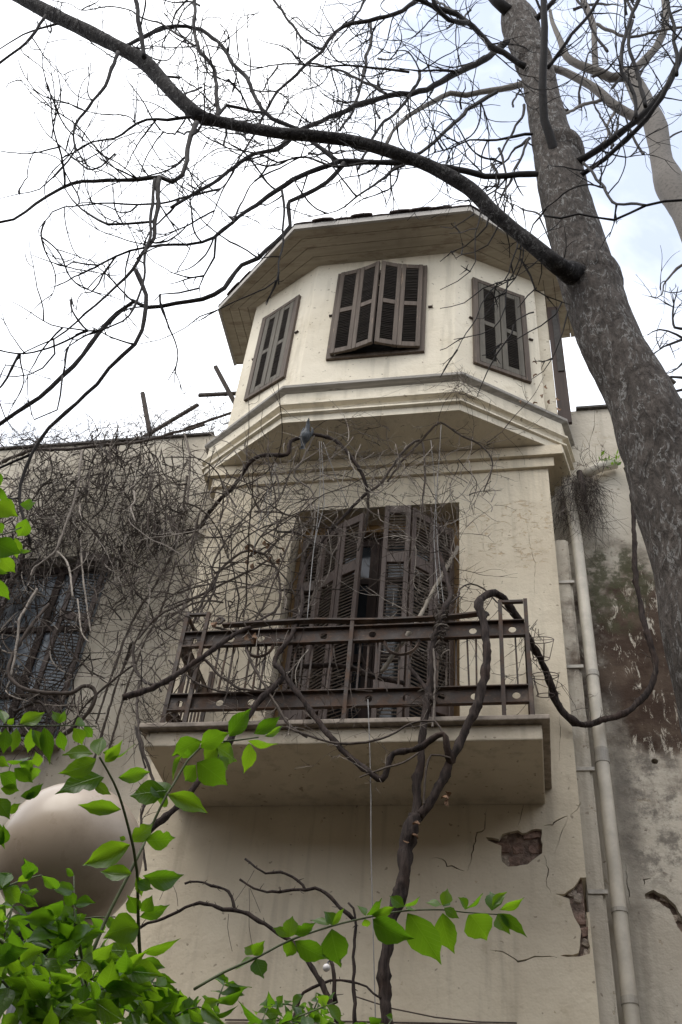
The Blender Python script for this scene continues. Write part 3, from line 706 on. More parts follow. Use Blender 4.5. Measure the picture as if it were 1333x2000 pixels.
# ------------------------------------------------------------------ trees
trng = random.Random(21)
def trace(pts, Y0, Y1, w0, w1, step=.06, jit=.25, rg=trng):
    """pixel polyline -> 3-D path with radii; depth runs from Y0 to Y1 along it"""
    n = len(pts); L = [0]
    for a, b in zip(pts, pts[1:]): L.append(L[-1]+math.hypot(b[0]-a[0], b[1]-a[1]))
    P = [at(u, v, Y0+(Y1-Y0)*l/L[-1]) for (u, v), l in zip(pts, L)]
    ra = px2m(P[0], w0)/2; rb = px2m(P[-1], 1.4 if w1 <= 4 else w1)/2; w1_ = w1
    bigr = max(ra, rb) > .03
    Q = smooth_path(P, .12 if bigr else step); k = len(Q); rad = []
    if bigr: jit *= .3
    for i in range(k):
        t = i/(k-1); r = ra+(rb-ra)*t
        if 0 < i < k-1:
            Q[i] = Q[i]+Vector([rg.uniform(-1, 1) for _ in range(3)])*min(r, .02)*jit
            if not bigr: Q[i] = Q[i]+Vector((noise.noise(Q[i]*4.5), noise.noise(Q[i]*4.5+Vector((9, 0, 0))), noise.noise(Q[i]*4.5+Vector((0, 9, 0)))))*.020*min(1, 4*min(t, 1-t))
        rad.append(r*(1+(.04 if bigr else .10)*rg.uniform(-1, 1)+(.18 if rg.random() < .06 and not bigr else 0)))
    return Q, rad
def randunit(rg):
    while True:
        v = Vector((rg.uniform(-1, 1), rg.uniform(-1, 1), rg.uniform(-1, 1)))
        if .05 < v.length < 1: return v.normalized()
def twig(mb, p, d, L, r, rg, lvl=0, up=.10, kink=.33, toner=(.1, .6), step=.035, nsub=(1, 3)):
    n = max(4, int(L/step)); pts = [p.copy()]; d = d.normalized(); st = L/n
    bend = randunit(rg)*.20; ph = rg.uniform(0, 3)
    for i in range(n):
        d = (d+randunit(rg)*kink*.5+bend*math.cos(i*.35+ph)+Vector((0, 0, up))*.5).normalized(); p = p+d*st; pts.append(p.copy())
    rad = [r*(1-.65*i/n)*(1.25 if rg.random() < .15 else 1) for i in range(n+1)]
    mb.t = rg.uniform(*toner); mb.tube(pts, rad, 4 if r > .003 else 3, cap=False)
    if lvl < 2:
        for _ in range(rg.randint(*nsub)):
            i = rg.randint(1, n-1); t = (pts[i+1]-pts[i-1]).normalized()
            dd = (t*.75+randunit(rg)*.75).normalized()
            twig(mb, pts[i], dd, L*rg.uniform(.3, .65), max(r*.62, .0019), rg, lvl+1, up, kink, toner, step, (0, nsub[1]-1 if nsub[1] > 2 else 1))

BT = at(1405, 1320, -2.4)
tree = thing('leaning_tree', 'thick grey-barked bare tree leaning in front of the tower from the right', 'tree', (BT.x+.25, -2.4, 0))
tp = [(1405, 1320, 184), (1373, 1160, 176), (1352, 1080, 165), (1316, 980, 152), (1288, 880, 142), (1253, 780, 131), (1200, 682, 119), (1170, 610, 112), (1155, 560, 116), (1143, 525, 110), (1125, 460, 103), (1100, 368, 95), (1091, 316, 92), (1083, 290, 84), (1073, 249, 72), (1052, 150, 64), (1040, 112, 66), (1026, 75, 70), (1015, 45, 72), (1003, 5, 44), (992, -60, 40)]
P = [Vector((BT.x+.30, -2.4, -.05)), Vector((BT.x+.22, -2.4, 1.2)), Vector((BT.x+.08, -2.4, 2.8))]; rr = [.27, .24, .22]
for u, v, w_ in tp:
    p = at(u, v, -2.4); P.append(p); rr.append(px2m(p, w_)/2)
def rtube(name, P, rr, mat, parent, n=28, step=.07, lumpy=.03, seed=0):
    acc = [0]
    for a, b in zip(P, P[1:]): acc.append(acc[-1]+(b-a).length)
    Q = smooth_path(P, step); ac2 = [0]
    for a, b in zip(Q, Q[1:]): ac2.append(ac2[-1]+(b-a).length)
    sc = acc[-1]/ac2[-1]; rad = []
    for s in ac2:
        s *= sc; i = 0
        while i < len(acc)-2 and acc[i+1] < s: i += 1
        t = (s-acc[i])/(acc[i+1]-acc[i]); t = t*t*(3-2*t); rad.append(rr[i]+(rr[i+1]-rr[i])*t)
    b = MB(); b.tube(Q, rad, n)
    for i, v in enumerate(b.v):
        v = Vector(v); k = min(i//n, len(Q)-1); dr = (v-Q[k])
        f = noise.noise(v*3.0+Vector((seed, 0, 0)))*lumpy+noise.noise(v*9.0)*lumpy*.5+noise.noise(Vector((v.x*30, v.y*30, v.z*12)))*lumpy*.25
        b.v[i] = tuple(v+dr*f)
    return b.build(name, mat, parent, smooth=True)
rtube('trunk', P, rr, M['bark'], tree, 40, .035, .06)
# swollen rings where limbs leave the trunk
for u, v, w_ in ((1155, 548, 120), (1092, 300, 98), (1042, 118, 72)):
    c = at(u, v, -2.4); r = px2m(c, w_)/2; ax = (at(u-12, v-40, -2.4)-c).normalized()
    rtube('branch_collar', [c-ax*.16, c-ax*.07, c, c+ax*.05, c+ax*.10], [r*.80, r*.97, r*1.0, r*.95, r*.72], M['bark'], tree, 32, .03, .06, 5)

twA = MB(); paths = []
def limb(pts, Y0, Y1, w0, w1, tone=.3, sides=7, dens=5.0, parent=None, mat=None, tw=None, tl=(.2, .75), name='branch', up=.10, big=True, toner=None):
    par = parent or tree; t_ = twA if tw is None else tw
    if not big: w0, w1 = w0*1.35, w1*1.3
    Q, rad = trace(pts, Y0, Y1, w0, w1)
    b = MB() if big else t_; b.t = tone; b.tube(Q, rad, sides if big else 5)
    if big: b.build(name, mat or M['branch'], par, smooth=True)
    Ln = sum((y-x).length for x, y in zip(Q, Q[1:]))
    for _ in range(int(dens*.95*Ln)):
        i = trng.randint(1, len(Q)-2); t = (Q[i+1]-Q[i-1]).normalized(); side = randunit(trng); side = (side-t*side.dot(t)).normalized()
        sg = 1
        twig(t_, Q[i], t*trng.uniform(.3, 1.0)*sg+side*.8, trng.uniform(*tl), trng.uniform(.0036, .0068), trng, 0, up, .30, toner or (max(0, tone-.3), min(1, tone+.12)))
    return Q
B = limb
LB = [(1180, 570, 30), (1150, 550, 52), (1122, 536, 50), (1092, 520, 36), (1053, 488, 31), (1001, 446, 29), (959, 410, 29), (917, 368, 28), (843, 326, 26), (780, 302, 25), (701, 278, 24), (633, 268, 24), (525, 257, 22), (420, 236, 23), (389, 226, 29), (341, 184, 27), (284, 123, 29), (231, 92, 27), (158, 55, 27), (95, 24, 27), (32, -10, 26), (-60, -70, 26)]
LP = [at(u, v, (-2.40, -2.46, -2.52)[i] if i < 3 else -2.5-.95*i/(len(LB)-1)) for i, (u, v, w_) in enumerate(LB)]
rtube('main_limb', LP, [px2m(p, q[2])/2 for p, q in zip(LP, LB)], M['limb'], tree, 18, .045, .10, 2)
for i in range(2, len(LP)-1):
    for _ in range(2): twig(twA, LP[i]+(LP[i+1]-LP[i])*trng.random(), randunit(trng), trng.uniform(.15, .4), .0035, trng, 0, .1, .3, (.1, .4))
B([(1025, 130), (970, 93), (925, 54), (892, 27), (868, 18), (820, 0), (760, -20)], -2.5, -3.0, 14, 8, .2)
B([(912, 44), (877, 39), (850, 12), (844, -10)], -2.75, -3.0, 11, 8, .2)
B([(990, 80), (949, 114), (898, 141), (850, 168), (805, 183), (760, 184), (730, 195), (694, 207), (646, 228), (592, 255), (562, 279), (544, 291), (499, 300), (460, 327), (418, 357), (380, 378), (335, 405)], -2.5, -2.9, 14, 6, .3)
B([(1050, 340), (970, 342), (910, 336), (850, 324), (790, 318), (700, 316), (661, 316)], -2.5, -2.8, 13, 11, .15)
B([(661, 316), (616, 279), (595, 255), (520, 222), (487, 162), (451, 117), (430, 87), (400, 63), (366, 50), (324, 54), (279, 72), (246, 90)], -2.8, -3.1, 9, 8, .2)
B([(661, 316), (604, 339), (544, 372), (499, 398), (455, 435), (422, 462), (365, 477), (290, 483), (230, 501), (195, 515), (144, 512), (129, 521), (84, 506), (60, 497)], -2.8, -3.0, 11, 3, .15)
B([(1088, 306), (1082, 290), (1074, 265), (1064, 236), (1060, 171), (1063, 105), (1064, 52), (1062, 0), (1060, -40)], -2.50, -3.1, 19, 12, .2, 10, .6)
B([(1130, 316), (1193, 276), (1245, 234), (1285, 189), (1319, 142), (1333, 100), (1345, 60), (1350, -20)], -2.5, -2.9, 14, 11, .12)
B([(1135, 342), (1180, 310), (1219, 273), (1259, 231), (1293, 189), (1310, 150)], -2.5, -2.85, 11, 8, .12)
B([(1322, 147), (1316, 52), (1303, 0), (1296, -30)], -2.88, -3.0, 8, 6, .15)
B([(1243, 232), (1238, 189), (1219, 147), (1214, 142), (1216, 100), (1224, 71), (1235, 26), (1251, -5)], -2.8, -3.0, 8, 7, .2)
B([(1261, 208), (1238, 118), (1230, 79), (1236, 40)], -2.8, -2.9, 8, 6, .2)
B([(1070, 132), (1119, 71), (1151, 26), (1172, -5)], -2.55, -2.8, 8, 6, .2)
B([(1030, 40), (1051, 37), (1070, 16), (1088, -6)], -2.45, -2.6, 14, 8, .2)
B([(995, 24), (970, 3), (955, -14)], -2.5, -2.6, 24, 20, .25, 10, 0)
B([(1062, 421), (1096, 426), (1130, 417), (1167, 425), (1201, 430), (1232, 416), (1261, 401), (1298, 392), (1333, 389), (1385, 350), (1375, 200), (1345, 60)], -3.0, -2.95, 4, 9, .1)
B([(1261, 401), (1200, 395), (1180, 370), (1160, 345), (1140, 318)], -3.0, -2.6, 5, 6, .15)
B([(282, 112), (274, 54), (264, 0), (260, -30)], -3.3, -3.5, 10, 8, .15, dens=2)
B([(90, 30), (69, 60), (39, 93), (0, 123), (-20, 140)], -3.42, -3.3, 6, 5, .25)
B([(114, 46), (78, 56), (45, 67), (18, 84), (0, 99), (-20, 120)], -3.4, -3.3, 5, 3, .25)
B([(231, 102), (213, 153), (192, 186), (168, 219), (147, 246), (145, 294), (132, 315), (105, 348), (78, 372), (39, 379), (0, 388)], -3.3, -3.1, 8, 4, .25)
B([(375, 228), (327, 234), (288, 234), (252, 250), (219, 267), (180, 277), (147, 295), (120, 330), (105, 348)], -3.15, -3.1, 7, 4, .25)
B([(384, 240), (369, 279), (363, 318), (354, 342), (336, 352), (312, 345), (270, 352), (210, 354), (162, 355), (120, 369), (69, 396), (51, 413), (27, 429), (0, 434), (-30, 438)], -3.15, -3.2, 11, 5, .5)
B([(312, 345), (309, 365), (307, 419), (297, 464), (282, 494), (264, 524), (228, 554), (186, 596), (150, 629), (105, 662), (72, 677), (39, 692), (0, 683)], -3.17, -3.1, 10, 4, .35, dens=2.5)
B([(303, 350), (300, 380), (295, 434), (288, 485), (279, 542), (264, 596), (240, 626), (198, 650), (150, 645), (100, 637), (60, 610), (25, 590)], -3.17, -3.2, 7, 3, .2, dens=3)
B([(265, 527), (279, 557), (286, 599), (276, 644), (261, 674), (216, 722), (192, 750), (168, 768), (132, 807), (99, 840), (60, 888), (39, 945), (42, 996), (52, 1035), (60, 1060)], -3.12, -2.9, 9, 6, .3, dens=1.2)
B([(60, 888), (27, 903), (0, 915), (-30, 930)], -2.97, -2.9, 6, 5, .15, dens=1)
B([(672, 318), (640, 355), (600, 380), (566, 395), (567, 440), (539, 471), (503, 504), (470, 522), (440, 564), (395, 585), (345, 593), (286, 602), (261, 593), (228, 614), (192, 656), (162, 695), (123, 734), (78, 777), (30, 807), (0, 828), (-30, 845)], -2.8, -2.7, 8, 9, .35, dens=1.6)
B([(551, 372), (557, 420), (549, 474), (545, 516), (539, 546), (488, 576), (458, 591), (428, 606), (392, 618), (362, 639), (314, 663), (272, 672)], -2.85, -2.8, 5, 3, .1, dens=4, tl=(.06, .18))
B([(105, 662), (108, 690), (85, 720), (60, 735), (30, 737), (0, 731)], -3.1, -3.0, 4, 3, .3, dens=2)
B([(123, 734), (130, 690), (150, 655), (180, 640)], -2.75, -2.8, 4, 3, .3, dens=2)
B([(123, 734), (118, 770), (108, 800), (65, 821), (58, 790), (50, 775)], -2.75, -2.75, 4, 2, .3, dens=3, tl=(.05, .15))
B([(840, -20), (800, 12), (772, 27), (721, 40), (688, 48), (658, 63), (628, 99), (580, 147), (544, 180), (520, 222), (496, 267), (460, 324), (433, 375), (424, 400), (405, 440), (360, 465)], -2.7, -2.5, 9, 4, .35)
small = dict(big=False, dens=6)
B([(724, 45), (725, 75), (715, 120), (706, 165), (694, 207), (664, 255)], -2.6, -2.7, 5, 4, .4, **small)
B([(718, -10), (700, 24), (670, 54), (640, 95), (620, 125)], -2.6, -2.7, 4, 3, .3, **small)
B([(528, -10), (580, 63), (610, 90), (631, 97)], -2.8, -2.7, 4, 4, .3, **small)
B([(800, 141), (700, 129), (616, 129), (544, 126), (499, 135), (460, 138), (400, 123)], -2.6, -2.8, 4, 3, .3, **small)
B([(604, 123), (658, 135), (715, 163), (754, 183)], -2.6, -2.7, 3, 5, .3, **small)
B([(425, 228), (424, 180), (418, 135), (400, 111), (387, 93), (381, 36), (379, -10)], -3.1, -3.2, 7, 5, .25, **small)
B([(381, 90), (324, 51), (276, 31), (261, 21), (219, 10), (168, 21), (140, 8), (100, 0)], -3.2, -3.2, 4, 2, .3, **small)
B([(430, 222), (440, 205), (470, 210), (515, 220)], -3.0, -2.95, 5, 5, .25, **small)
B([(970, 180), (928, 204), (892, 237), (859, 270), (820, 294), (802, 303), (770, 330), (750, 350)], -2.5, -2.7, 7, 4, .25, **small)
B([(1040, 262), (970, 271), (919, 276), (886, 289), (850, 297), (826, 309)], -2.45, -2.6, 5, 3, .2, **small)
B([(1035, 270), (1000, 300), (975, 325), (960, 345)], -2.45, -2.5, 5, 3, .3, **small)
B([(790, 323), (760, 335), (729, 362), (700, 385), (640, 415), (590, 425)], -2.7, -2.8, 5, 3, .25, **small)
B([(820, 138), (815, 165), (770, 225), (750, 240), (725, 280), (700, 330)], -2.6, -2.7, 5, 4, .25, **small)
B([(898, 141), (850, 138), (820, 138), (790, 135), (760, 130)], -2.6, -2.7, 5, 3, .25, **small)
B([(720, 318), (660, 325), (600, 305), (545, 318), (500, 300), (430, 290), (370, 330), (330, 340)], -2.8, -2.9, 4, 2, .3, **small)
B([(430, 370), (385, 380), (350, 392), (290, 400), (200, 398), (130, 404), (105, 415), (75, 450), (88, 468)], -2.6, -3.0, 4, 2, .25, **small)
B([(300, 433), (270, 437), (210, 438), (160, 410), (120, 360), (100, 330)], -3.1, -3.2, 4, 2, .25, **small)
B([(225, 300), (180, 330), (140, 300), (100, 270), (66, 218)], -3.2, -3.3, 3, 2, .25, **small)
B([(455, 435), (480, 380), (545, 300), (560, 280)], -2.9, -2.8, 3, 3, .3, **small)
B([(422, 462), (418, 500), (400, 540), (390, 563), (392, 580)], -2.95, -2.75, 4, 3, .25, **small)
B([(390, 563), (350, 573), (310, 575), (300, 590)], -2.75, -2.8, 3, 2, .25, **small)
for k in range(22):                                               # background mesh of fine branches in the top of the picture
    u, v = trng.uniform(330, 1010), trng.uniform(-20, 330); a_ = trng.uniform(0, 6.28); L_ = trng.uniform(60, 170)
    if v > 300 and u > 600: v -= 120
    pts = [(u, v)]
    for q in range(4):
        a_ += trng.uniform(-.5, .5); pts.append((pts[-1][0]+math.cos(a_)*L_/4, pts[-1][1]+math.sin(a_)*L_/4*.8))
    B(pts, -2.3+trng.uniform(-.6, .6), -2.5+trng.uniform(-.6, .6), 3.5, 2, trng.uniform(.2, .5), dens=3, big=False)
# shoots drooping from the big limb in front of the tower's right window
def k1(x, y): return (860+x/5.264, 380+y/5.264)
for L, w0 in [([(800, 480), (790, 560), (720, 720), (650, 880), (560, 950), (430, 1110), (370, 1250), (280, 1420), (170, 1600), (60, 1760), (0, 1880)], 3.4),
              ([(840, 500), (810, 680), (740, 800), (700, 870), (440, 960), (260, 1110), (0, 1170)], 3.2), ([(860, 530), (850, 660), (760, 850), (680, 960), (560, 1120), (440, 1270), (380, 1275)], 3.0),
              ([(500, 240), (480, 330), (400, 430), (260, 540), (120, 590), (0, 690)], 4.0), ([(600, 320), (540, 420), (480, 520), (350, 600), (230, 615), (160, 655)], 3.2),
              ([(420, 170), (400, 300), (370, 420), (345, 600), (350, 700), (290, 800), (180, 890), (0, 980)], 3.0), ([(680, 370), (700, 500), (715, 650)], 3.0),
              ([(830, 660), (920, 830), (980, 960), (1090, 1040), (1250, 1110), (1330, 1130)], 4.2), ([(1250, 1110), (1200, 1240), (1050, 1370), (900, 1430), (760, 1500), (620, 1540), (480, 1610)], 3.4),
              ([(990, 960), (900, 1020), (830, 1120), (800, 1160)], 3), ([(1040, 640), (1040, 800), (1010, 930)], 3), ([(760, 1340), (740, 1430), (600, 1620), (500, 1800), (430, 1960), (380, 2080)], 4.0),
              ([(1316, 1200), (1290, 1420), (1220, 1600), (1160, 1700), (1060, 1820), (940, 1900)], 3.6), ([(960, 1210), (800, 1300), (760, 1340)], 3.4), ([(700, 870), (680, 1010), (690, 1150), (620, 1300), (540, 1390), (430, 1440), (260, 1470), (140, 1490)], 3),
              ([(250, 1470), (120, 1540), (0, 1600)], 2.6), ([(350, 200), (240, 240), (110, 335), (0, 330)], 2.8), ([(380, 350), (250, 370), (100, 400)], 2.6), ([(300, 60), (350, 170), (330, 210)], 3),
              ([(1090, 140), (1020, 220), (940, 300), (900, 410), (850, 480)], 4.5), ([(1040, 220), (980, 180), (850, 140), (720, 90), (660, 50)], 4), ([(1020, 230), (1080, 360), (1140, 500), (1150, 560)], 3.5),
              ([(850, 140), (860, 240), (890, 400)], 3), ([(720, 0), (740, 180), (790, 290)], 3), ([(560, 0), (530, 90)], 2.5), ([(660, 0), (630, 150)], 2.5)]:
    B([k1(*p) for p in L], -2.62, -2.45, w0*.78, w0*.5, trng.uniform(.2, .6), dens=3, big=False, tl=(.05, .16), up=.02)
for pts in ([(1024, 205), (1024, 225), (1000, 264), (979, 294), (961, 330), (949, 381)], [(1033, 270), (1012, 324), (988, 384), (975, 410)], [(1000, 350), (985, 380), (962, 420)], [(975, 290), (990, 340), (992, 400)], [(960, 320), (975, 345), (970, 395), (985, 430)]):
    B(pts, -2.5, -2.55, 4.5, 3, .55, dens=4, big=False, tl=(.06, .2), up=-.02)
twA.build('twigs', M['branch'], tree, kind='stuff')

# second, paler tree behind
P2 = [at(1450, 700, -.5), at(1395, 560, -.5), at(1366, 480, -.5), at(1340, 420, -.5), at(1314, 367, -.5), at(1293, 315, -.5), at(1282, 249, -.5), at(1261, 205, -.5), at(1232, 150, -.5), at(1222, 140, -.5)]
W2 = [60, 58, 54, 50, 62, 42, 44, 38, 32, 22]
tree2 = thing('pale_tree', 'pale smooth-barked bare tree behind the leaning trunk at the upper right', 'tree', (P2[0].x+.5, -.5, 0))
rtube('trunk', [Vector((P2[0].x+.5, -.5, -.05)), Vector((P2[0].x+.3, -.5, 4))]+P2, [.30, .24]+[px2m(p, w_)/2 for p, w_ in zip(P2, W2)], M['pale_branch'], tree2, 20, .08, .07, 3)
twB = MB()
kw = dict(parent=tree2, mat=M['pale_branch'], tw=twB, tl=(.25, .8))
B([(1228, 145), (1245, 131), (1266, 110), (1282, 92), (1295, 66), (1301, 39), (1297, -10)], -.5, -.5, 16, 12, .45, 10, 2, **kw)
B([(1222, 150), (1193, 152), (1167, 139), (1130, 126), (1106, 110), (1098, 87), (1080, 45), (1075, 20)], -.5, -.7, 20, 6, .5, 10, 2, **kw)
B([(1164, 140), (1161, 79), (1159, 47), (1146, 13), (1130, -15)], -.55, -.7, 13, 10, .45, 10, 2, **kw)
B([(1255, 236), (1206, 210), (1167, 176), (1127, 152), (1083, 134), (1050, 150), (1018, 165), (979, 174), (940, 180), (910, 186), (880, 182), (844, 200), (805, 222), (769, 255), (754, 282)], -.5, -1.0, 21, 5, .55, 12, 2.5, **kw)
B([(1166, 47), (1190, 60), (1220, 72), (1250, 70), (1290, 60), (1340, 52)], -.6, -.6, 7, 5, .3, 7, 3, **kw)
B([(1206, 212), (1190, 240), (1185, 270), (1165, 290)], -.5, -.7, 7, 4, .45, 7, 3, **kw)
B([(1175, 196), (1140, 205), (1105, 222), (1080, 240)], -.55, -.8, 7, 5, .35, 7, 3, **kw)
B([(1319, 749), (1298, 731), (1272, 699), (1250, 670)], .0, -.2, 8, 5, .6, 7, 1, **kw)
B([(1350, 510), (1333, 518), (1314, 534), (1295, 557), (1293, 575), (1282, 584), (1266, 578)], -.6, -.6, 6, 4, .1, 7, 4, **kw)
for pts in ([(1345, 660), (1320, 668), (1300, 675), (1275, 695)], [(1345, 670), (1320, 655), (1290, 645), (1265, 655)], [(1345, 640), (1318, 640), (1318, 600), (1325, 560)], [(1345, 700), (1325, 720), (1300, 730)], [(1345, 740), (1310, 735), (1290, 750), (1280, 765)], [(1340, 760), (1300, 770), (1260, 790)]):
    B(pts, .0, -.1, 5, 3, .3, dens=9, big=False, parent=tree2, tw=twB, tl=(.12, .4))
for k in range(18):
    u, v = trng.uniform(1060, 1340), trng.uniform(-20, 330); a_ = trng.uniform(-2.8, -.3); L_ = trng.uniform(70, 190); pts = [(u, v)]
    for q in range(4):
        a_ += trng.uniform(-.35, .35); pts.append((pts[-1][0]+math.cos(a_)*L_/4, pts[-1][1]+math.sin(a_)*L_/4))
    B(pts, -.5+trng.uniform(-.5, .4), -.6+trng.uniform(-.5, .4), 4.5, 2, trng.uniform(.2, .7), dens=2.2, big=False, parent=tree2, tw=twB, tl=(.25, .8))
twB.build('twigs', M['branch'], tree2, kind='stuff')

# ------------------------------------------------------------------ roof timbers over the left wing
def timber(a, b, w_, h_, label):
    t = MB(); t.bar(a, b, w_, h_); o = t.build('roof_timber', M['timber']); md = o.modifiers.new('bevel', 'BEVEL'); md.width = .008; md.segments = 1
    tag(o, label, 'timber', 'timbers of the ruined roof pergola'); return o
timber(at(297, 868, .55), at(279, 768, .55), .05, .045, 'short weathered timber post standing up from the left wing roof')
timber(at(250, 872, .50), at(388, 790, .50), .034, .04, 'long slanting timber rail running across the left wing roof')
timber(at(466, 800, .60), at(421, 716, .60), .04, .045, 'leaning timber stub rising beside the left edge of the tower')
timber(at(470, 768, .66), at(388, 772, .66), .034, .045, 'short level timber crossing the leaning stub beside the tower')
timber(at(360, 838, .62), at(470, 800, .62), .024, .028, 'thin low timber lying near the tower wall on the roof')

# ------------------------------------------------------------------ climbing vine on the balcony
vr = random.Random(5)
vb = at(756, 2030, -.95)
vine = thing('climbing_vine', 'thick bare woody vine climbing from below over the iron balcony and tower base', 'vine', (vb.x, -.95, 0))
vt = MB()
def vstem(pts, w0, w1, mat=None, n=10, jit=.25, parent=None, name='stem', twigs=0, tone=.4, thin=False, tl=(.08, .3), tgt=None):
    """pts: (u, v, Y)"""
    P = [at(u, v, Y) for u, v, Y in pts]; ra, rb = px2m(P[0], w0)/2*(1 if thin else .9), px2m(P[-1], w1)/2*(1 if thin else .9)
    Q = smooth_path(P, .04 if thin else .024); k = len(Q); rad = []
    for i in range(k):
        t = i/(k-1); r = ra+(rb-ra)*t
        if 0 < i < k-1: Q[i] = Q[i]+Vector([vr.uniform(-1, 1) for _ in range(3)])*min(r, .01)*jit*(1.6 if thin else .7)+(Vector((noise.noise(Q[i]*7), noise.noise(Q[i]*7+Vector((5, 0, 0))), noise.noise(Q[i]*7+Vector((0, 5, 0)))))*r*.55 if not thin else Vector((0, 0, 0)))
        rad.append(r*(1+.22*noise.noise(Vector((i*.33, ra*90, 1.3)))+(.22 if vr.random() < .04 else 0)))
    b = (tgt or vt) if thin else MB(); b.t = tone; s0 = len(b.v); b.tube(Q, rad, 5 if thin else n)
    if not thin:
        for i in range(s0, len(b.v)):
            q = Q[min((i-s0)//n, k-1)]; v = Vector(b.v[i]); b.v[i] = tuple(v+(v-q)*(noise.noise(v*26)*.30+noise.noise(Vector((v.x*75, v.y*75, v.z*22)))*.28))
        b.build(name, mat or M['vine_stem'], parent or vine, smooth=True)
    for _ in range(twigs):
        i = vr.randint(1, k-2); t = (Q[i+1]-Q[i-1]).normalized()
        twig(tgt or vt, Q[i], t*.5+randunit(vr), vr.uniform(*tl), vr.uniform(.0015, .003), vr, 0, .0, .4, (max(0, tone-.3), min(1, tone+.4)), .025)
    return Q
vb2 = [(765, 2160, -.95), (757, 2060, -.95)]
vstem([(756, 2060, -.95), (755, 1990, -.95), (752, 1900, -.95), (760, 1810, -.93), (786, 1715, -.90), (797, 1650, -.88), (812, 1595, -.86)], 23, 32, n=14)
p0 = at(756, 2060, -.95); b = MB(); b.tube([(p0.x+.05, -.9, -.02), (p0.x+.03, -.95, 1.5), tuple(p0)], [.06, .05, px2m(p0, 23)/2], 12); b.build('stem', M['vine_stem'], vine, smooth=True)
vstem([(812, 1600, -.86), (818, 1520, -.84), (826, 1440, -.82), (834, 1385, -.80), (842, 1330, -.76), (848, 1260, -.74), (858, 1215, -.74), (870, 1185, -.72), (880, 1160, -.6), (870, 1120, -.5), (860, 1080, -.4)], 22, 7, n=12, twigs=14)
vstem([(818, 1595, -.86), (855, 1542, -.86), (880, 1490, -.85), (905, 1440, -.84), (932, 1372, -.82), (948, 1315, -.80), (953, 1262, -.78), (944, 1215, -.76), (935, 1188, -.74), (940, 1168, -.70), (960, 1160, -.64), (985, 1172, -.58), (1008, 1202, -.50), (1030, 1240, -.40), (1052, 1280, -.28), (1075, 1332, -.15), (1095, 1383, -.08), (1130, 1411, -.06), (1170, 1409, .04), (1230, 1385, .12), (1268, 1348, .16), (1280, 1300, .17), (1268, 1245, .18), (1248, 1170, .2), (1240, 1100, .2), (1238, 1020, .2), (1234, 955, .2), (1222, 915, .22)], 22, 9, n=12, twigs=6)
vstem([(880, 1492, -.86), (874, 1470, -.9), (873, 1451, -.92), (866, 1434, -.93), (844, 1444, -.92), (817, 1462, -.90), (770, 1474, -.88), (757, 1500, -.88), (746, 1522, -.88), (722, 1508, -.88), (700, 1492, -.86), (645, 1440, -.84), (605, 1386, -.80), (551, 1312, -.76), (537, 1290, -.74), (571, 1238, -.70), (591, 1184, -.55), (591, 1130, -.45), (618, 1069, -.42), (679, 1001, -.40), (719, 961, -.40)], 14, 7, n=9, twigs=12, tone=.6)
vstem([(719, 961, -.40), (710, 930, -.45), (684, 890, -.50), (661, 865, -.52), (640, 855, -.53), (615, 849, -.55), (590, 854, -.55), (567, 863, -.55), (561, 887, -.54), (513, 890, -.5), (487, 905, -.45), (475, 925, -.4), (457, 951, -.3), (436, 969, -.2), (411, 999, -.08), (385, 1033, .1), (350, 1040, .16)], 8, 9, n=9, twigs=16, tone=.65)
vstem([(240, 1362, -.95), (262, 1356, -.94), (307, 1339, -.90), (375, 1298, -.83), (449, 1246, -.76), (490, 1226, -.73)], 14, 9, n=11, twigs=5)
vstem([(790, 1335, -.52), (760, 1329, -.5), (726, 1322, -.5), (686, 1305, -.5), (632, 1300, -.52), (578, 1305, -.56), (544, 1332, -.74), (498, 1381, -.82), (455, 1440, -.88), (390, 1521, -.95), (347, 1573, -.98), (300, 1613, -1.0), (255, 1665, -1.02), (200, 1760, -1.05)], 11, 17, n=10, twigs=3)
vstem([(895, 1068, -.2), (872, 1110, -.3), (853, 1142, -.38), (819, 1205, -.5), (790, 1250, -.58), (745, 1313, -.58)], 8, 9, M['stake'], n=8, jit=.08, name='dead_branch')
vstem([(800, 1300, -.72), (818, 1325, -.74), (838, 1350, -.78), (850, 1375, -.8)], 9, 11, n=8, twigs=5)
vstem([(866, 1434, -.93), (850, 1408, -.9), (825, 1408, -.88), (790, 1420, -.86), (760, 1438, -.86), (700, 1452, -.86), (650, 1450, -.86), (600, 1436, -.84), (560, 1420, -.8)], 5, 5, thin=True, tone=.5, twigs=6)
vstem([(818, 1470, -.93), (790, 1488, -.92), (740, 1504, -.9), (703, 1518, -.88)], 5, 4, thin=True, tone=.65, twigs=1)
vstem([(845, 1420, -.85), (848, 1380, -.82), (850, 1300, -.78), (845, 1250, -.74)], 5, 4, thin=True, tone=.7)
vstem([(880, 1480, -.9), (842, 1475, -.9), (830, 1520, -.9), (828, 1570, -.88)], 5, 5, thin=True, tone=.6)
vstem([(719, 961, -.40), (745, 945, -.4), (757, 925, -.42), (775, 900, -.45), (800, 870, -.5), (820, 860, -.5), (828, 880, -.48), (830, 940, -.42), (825, 990, -.38), (832, 1030, -.34), (838, 1060, -.33)], 6, 3, thin=True, tone=.6, twigs=14)
vstem([(757, 940, -.42), (790, 895, -.48), (810, 875, -.5), (850, 830, -.6), (862, 825, -.6), (900, 850, -.55), (940, 870, -.5), (962, 905, -.45), (945, 960, -.4)], 5, 3, thin=True, tone=.5, twigs=16)
vstem([(719, 961, -.40), (719, 1000, -.36), (713, 1040, -.3), (700, 1075, -.28)], 6, 3, thin=True, tone=.3, twigs=5)
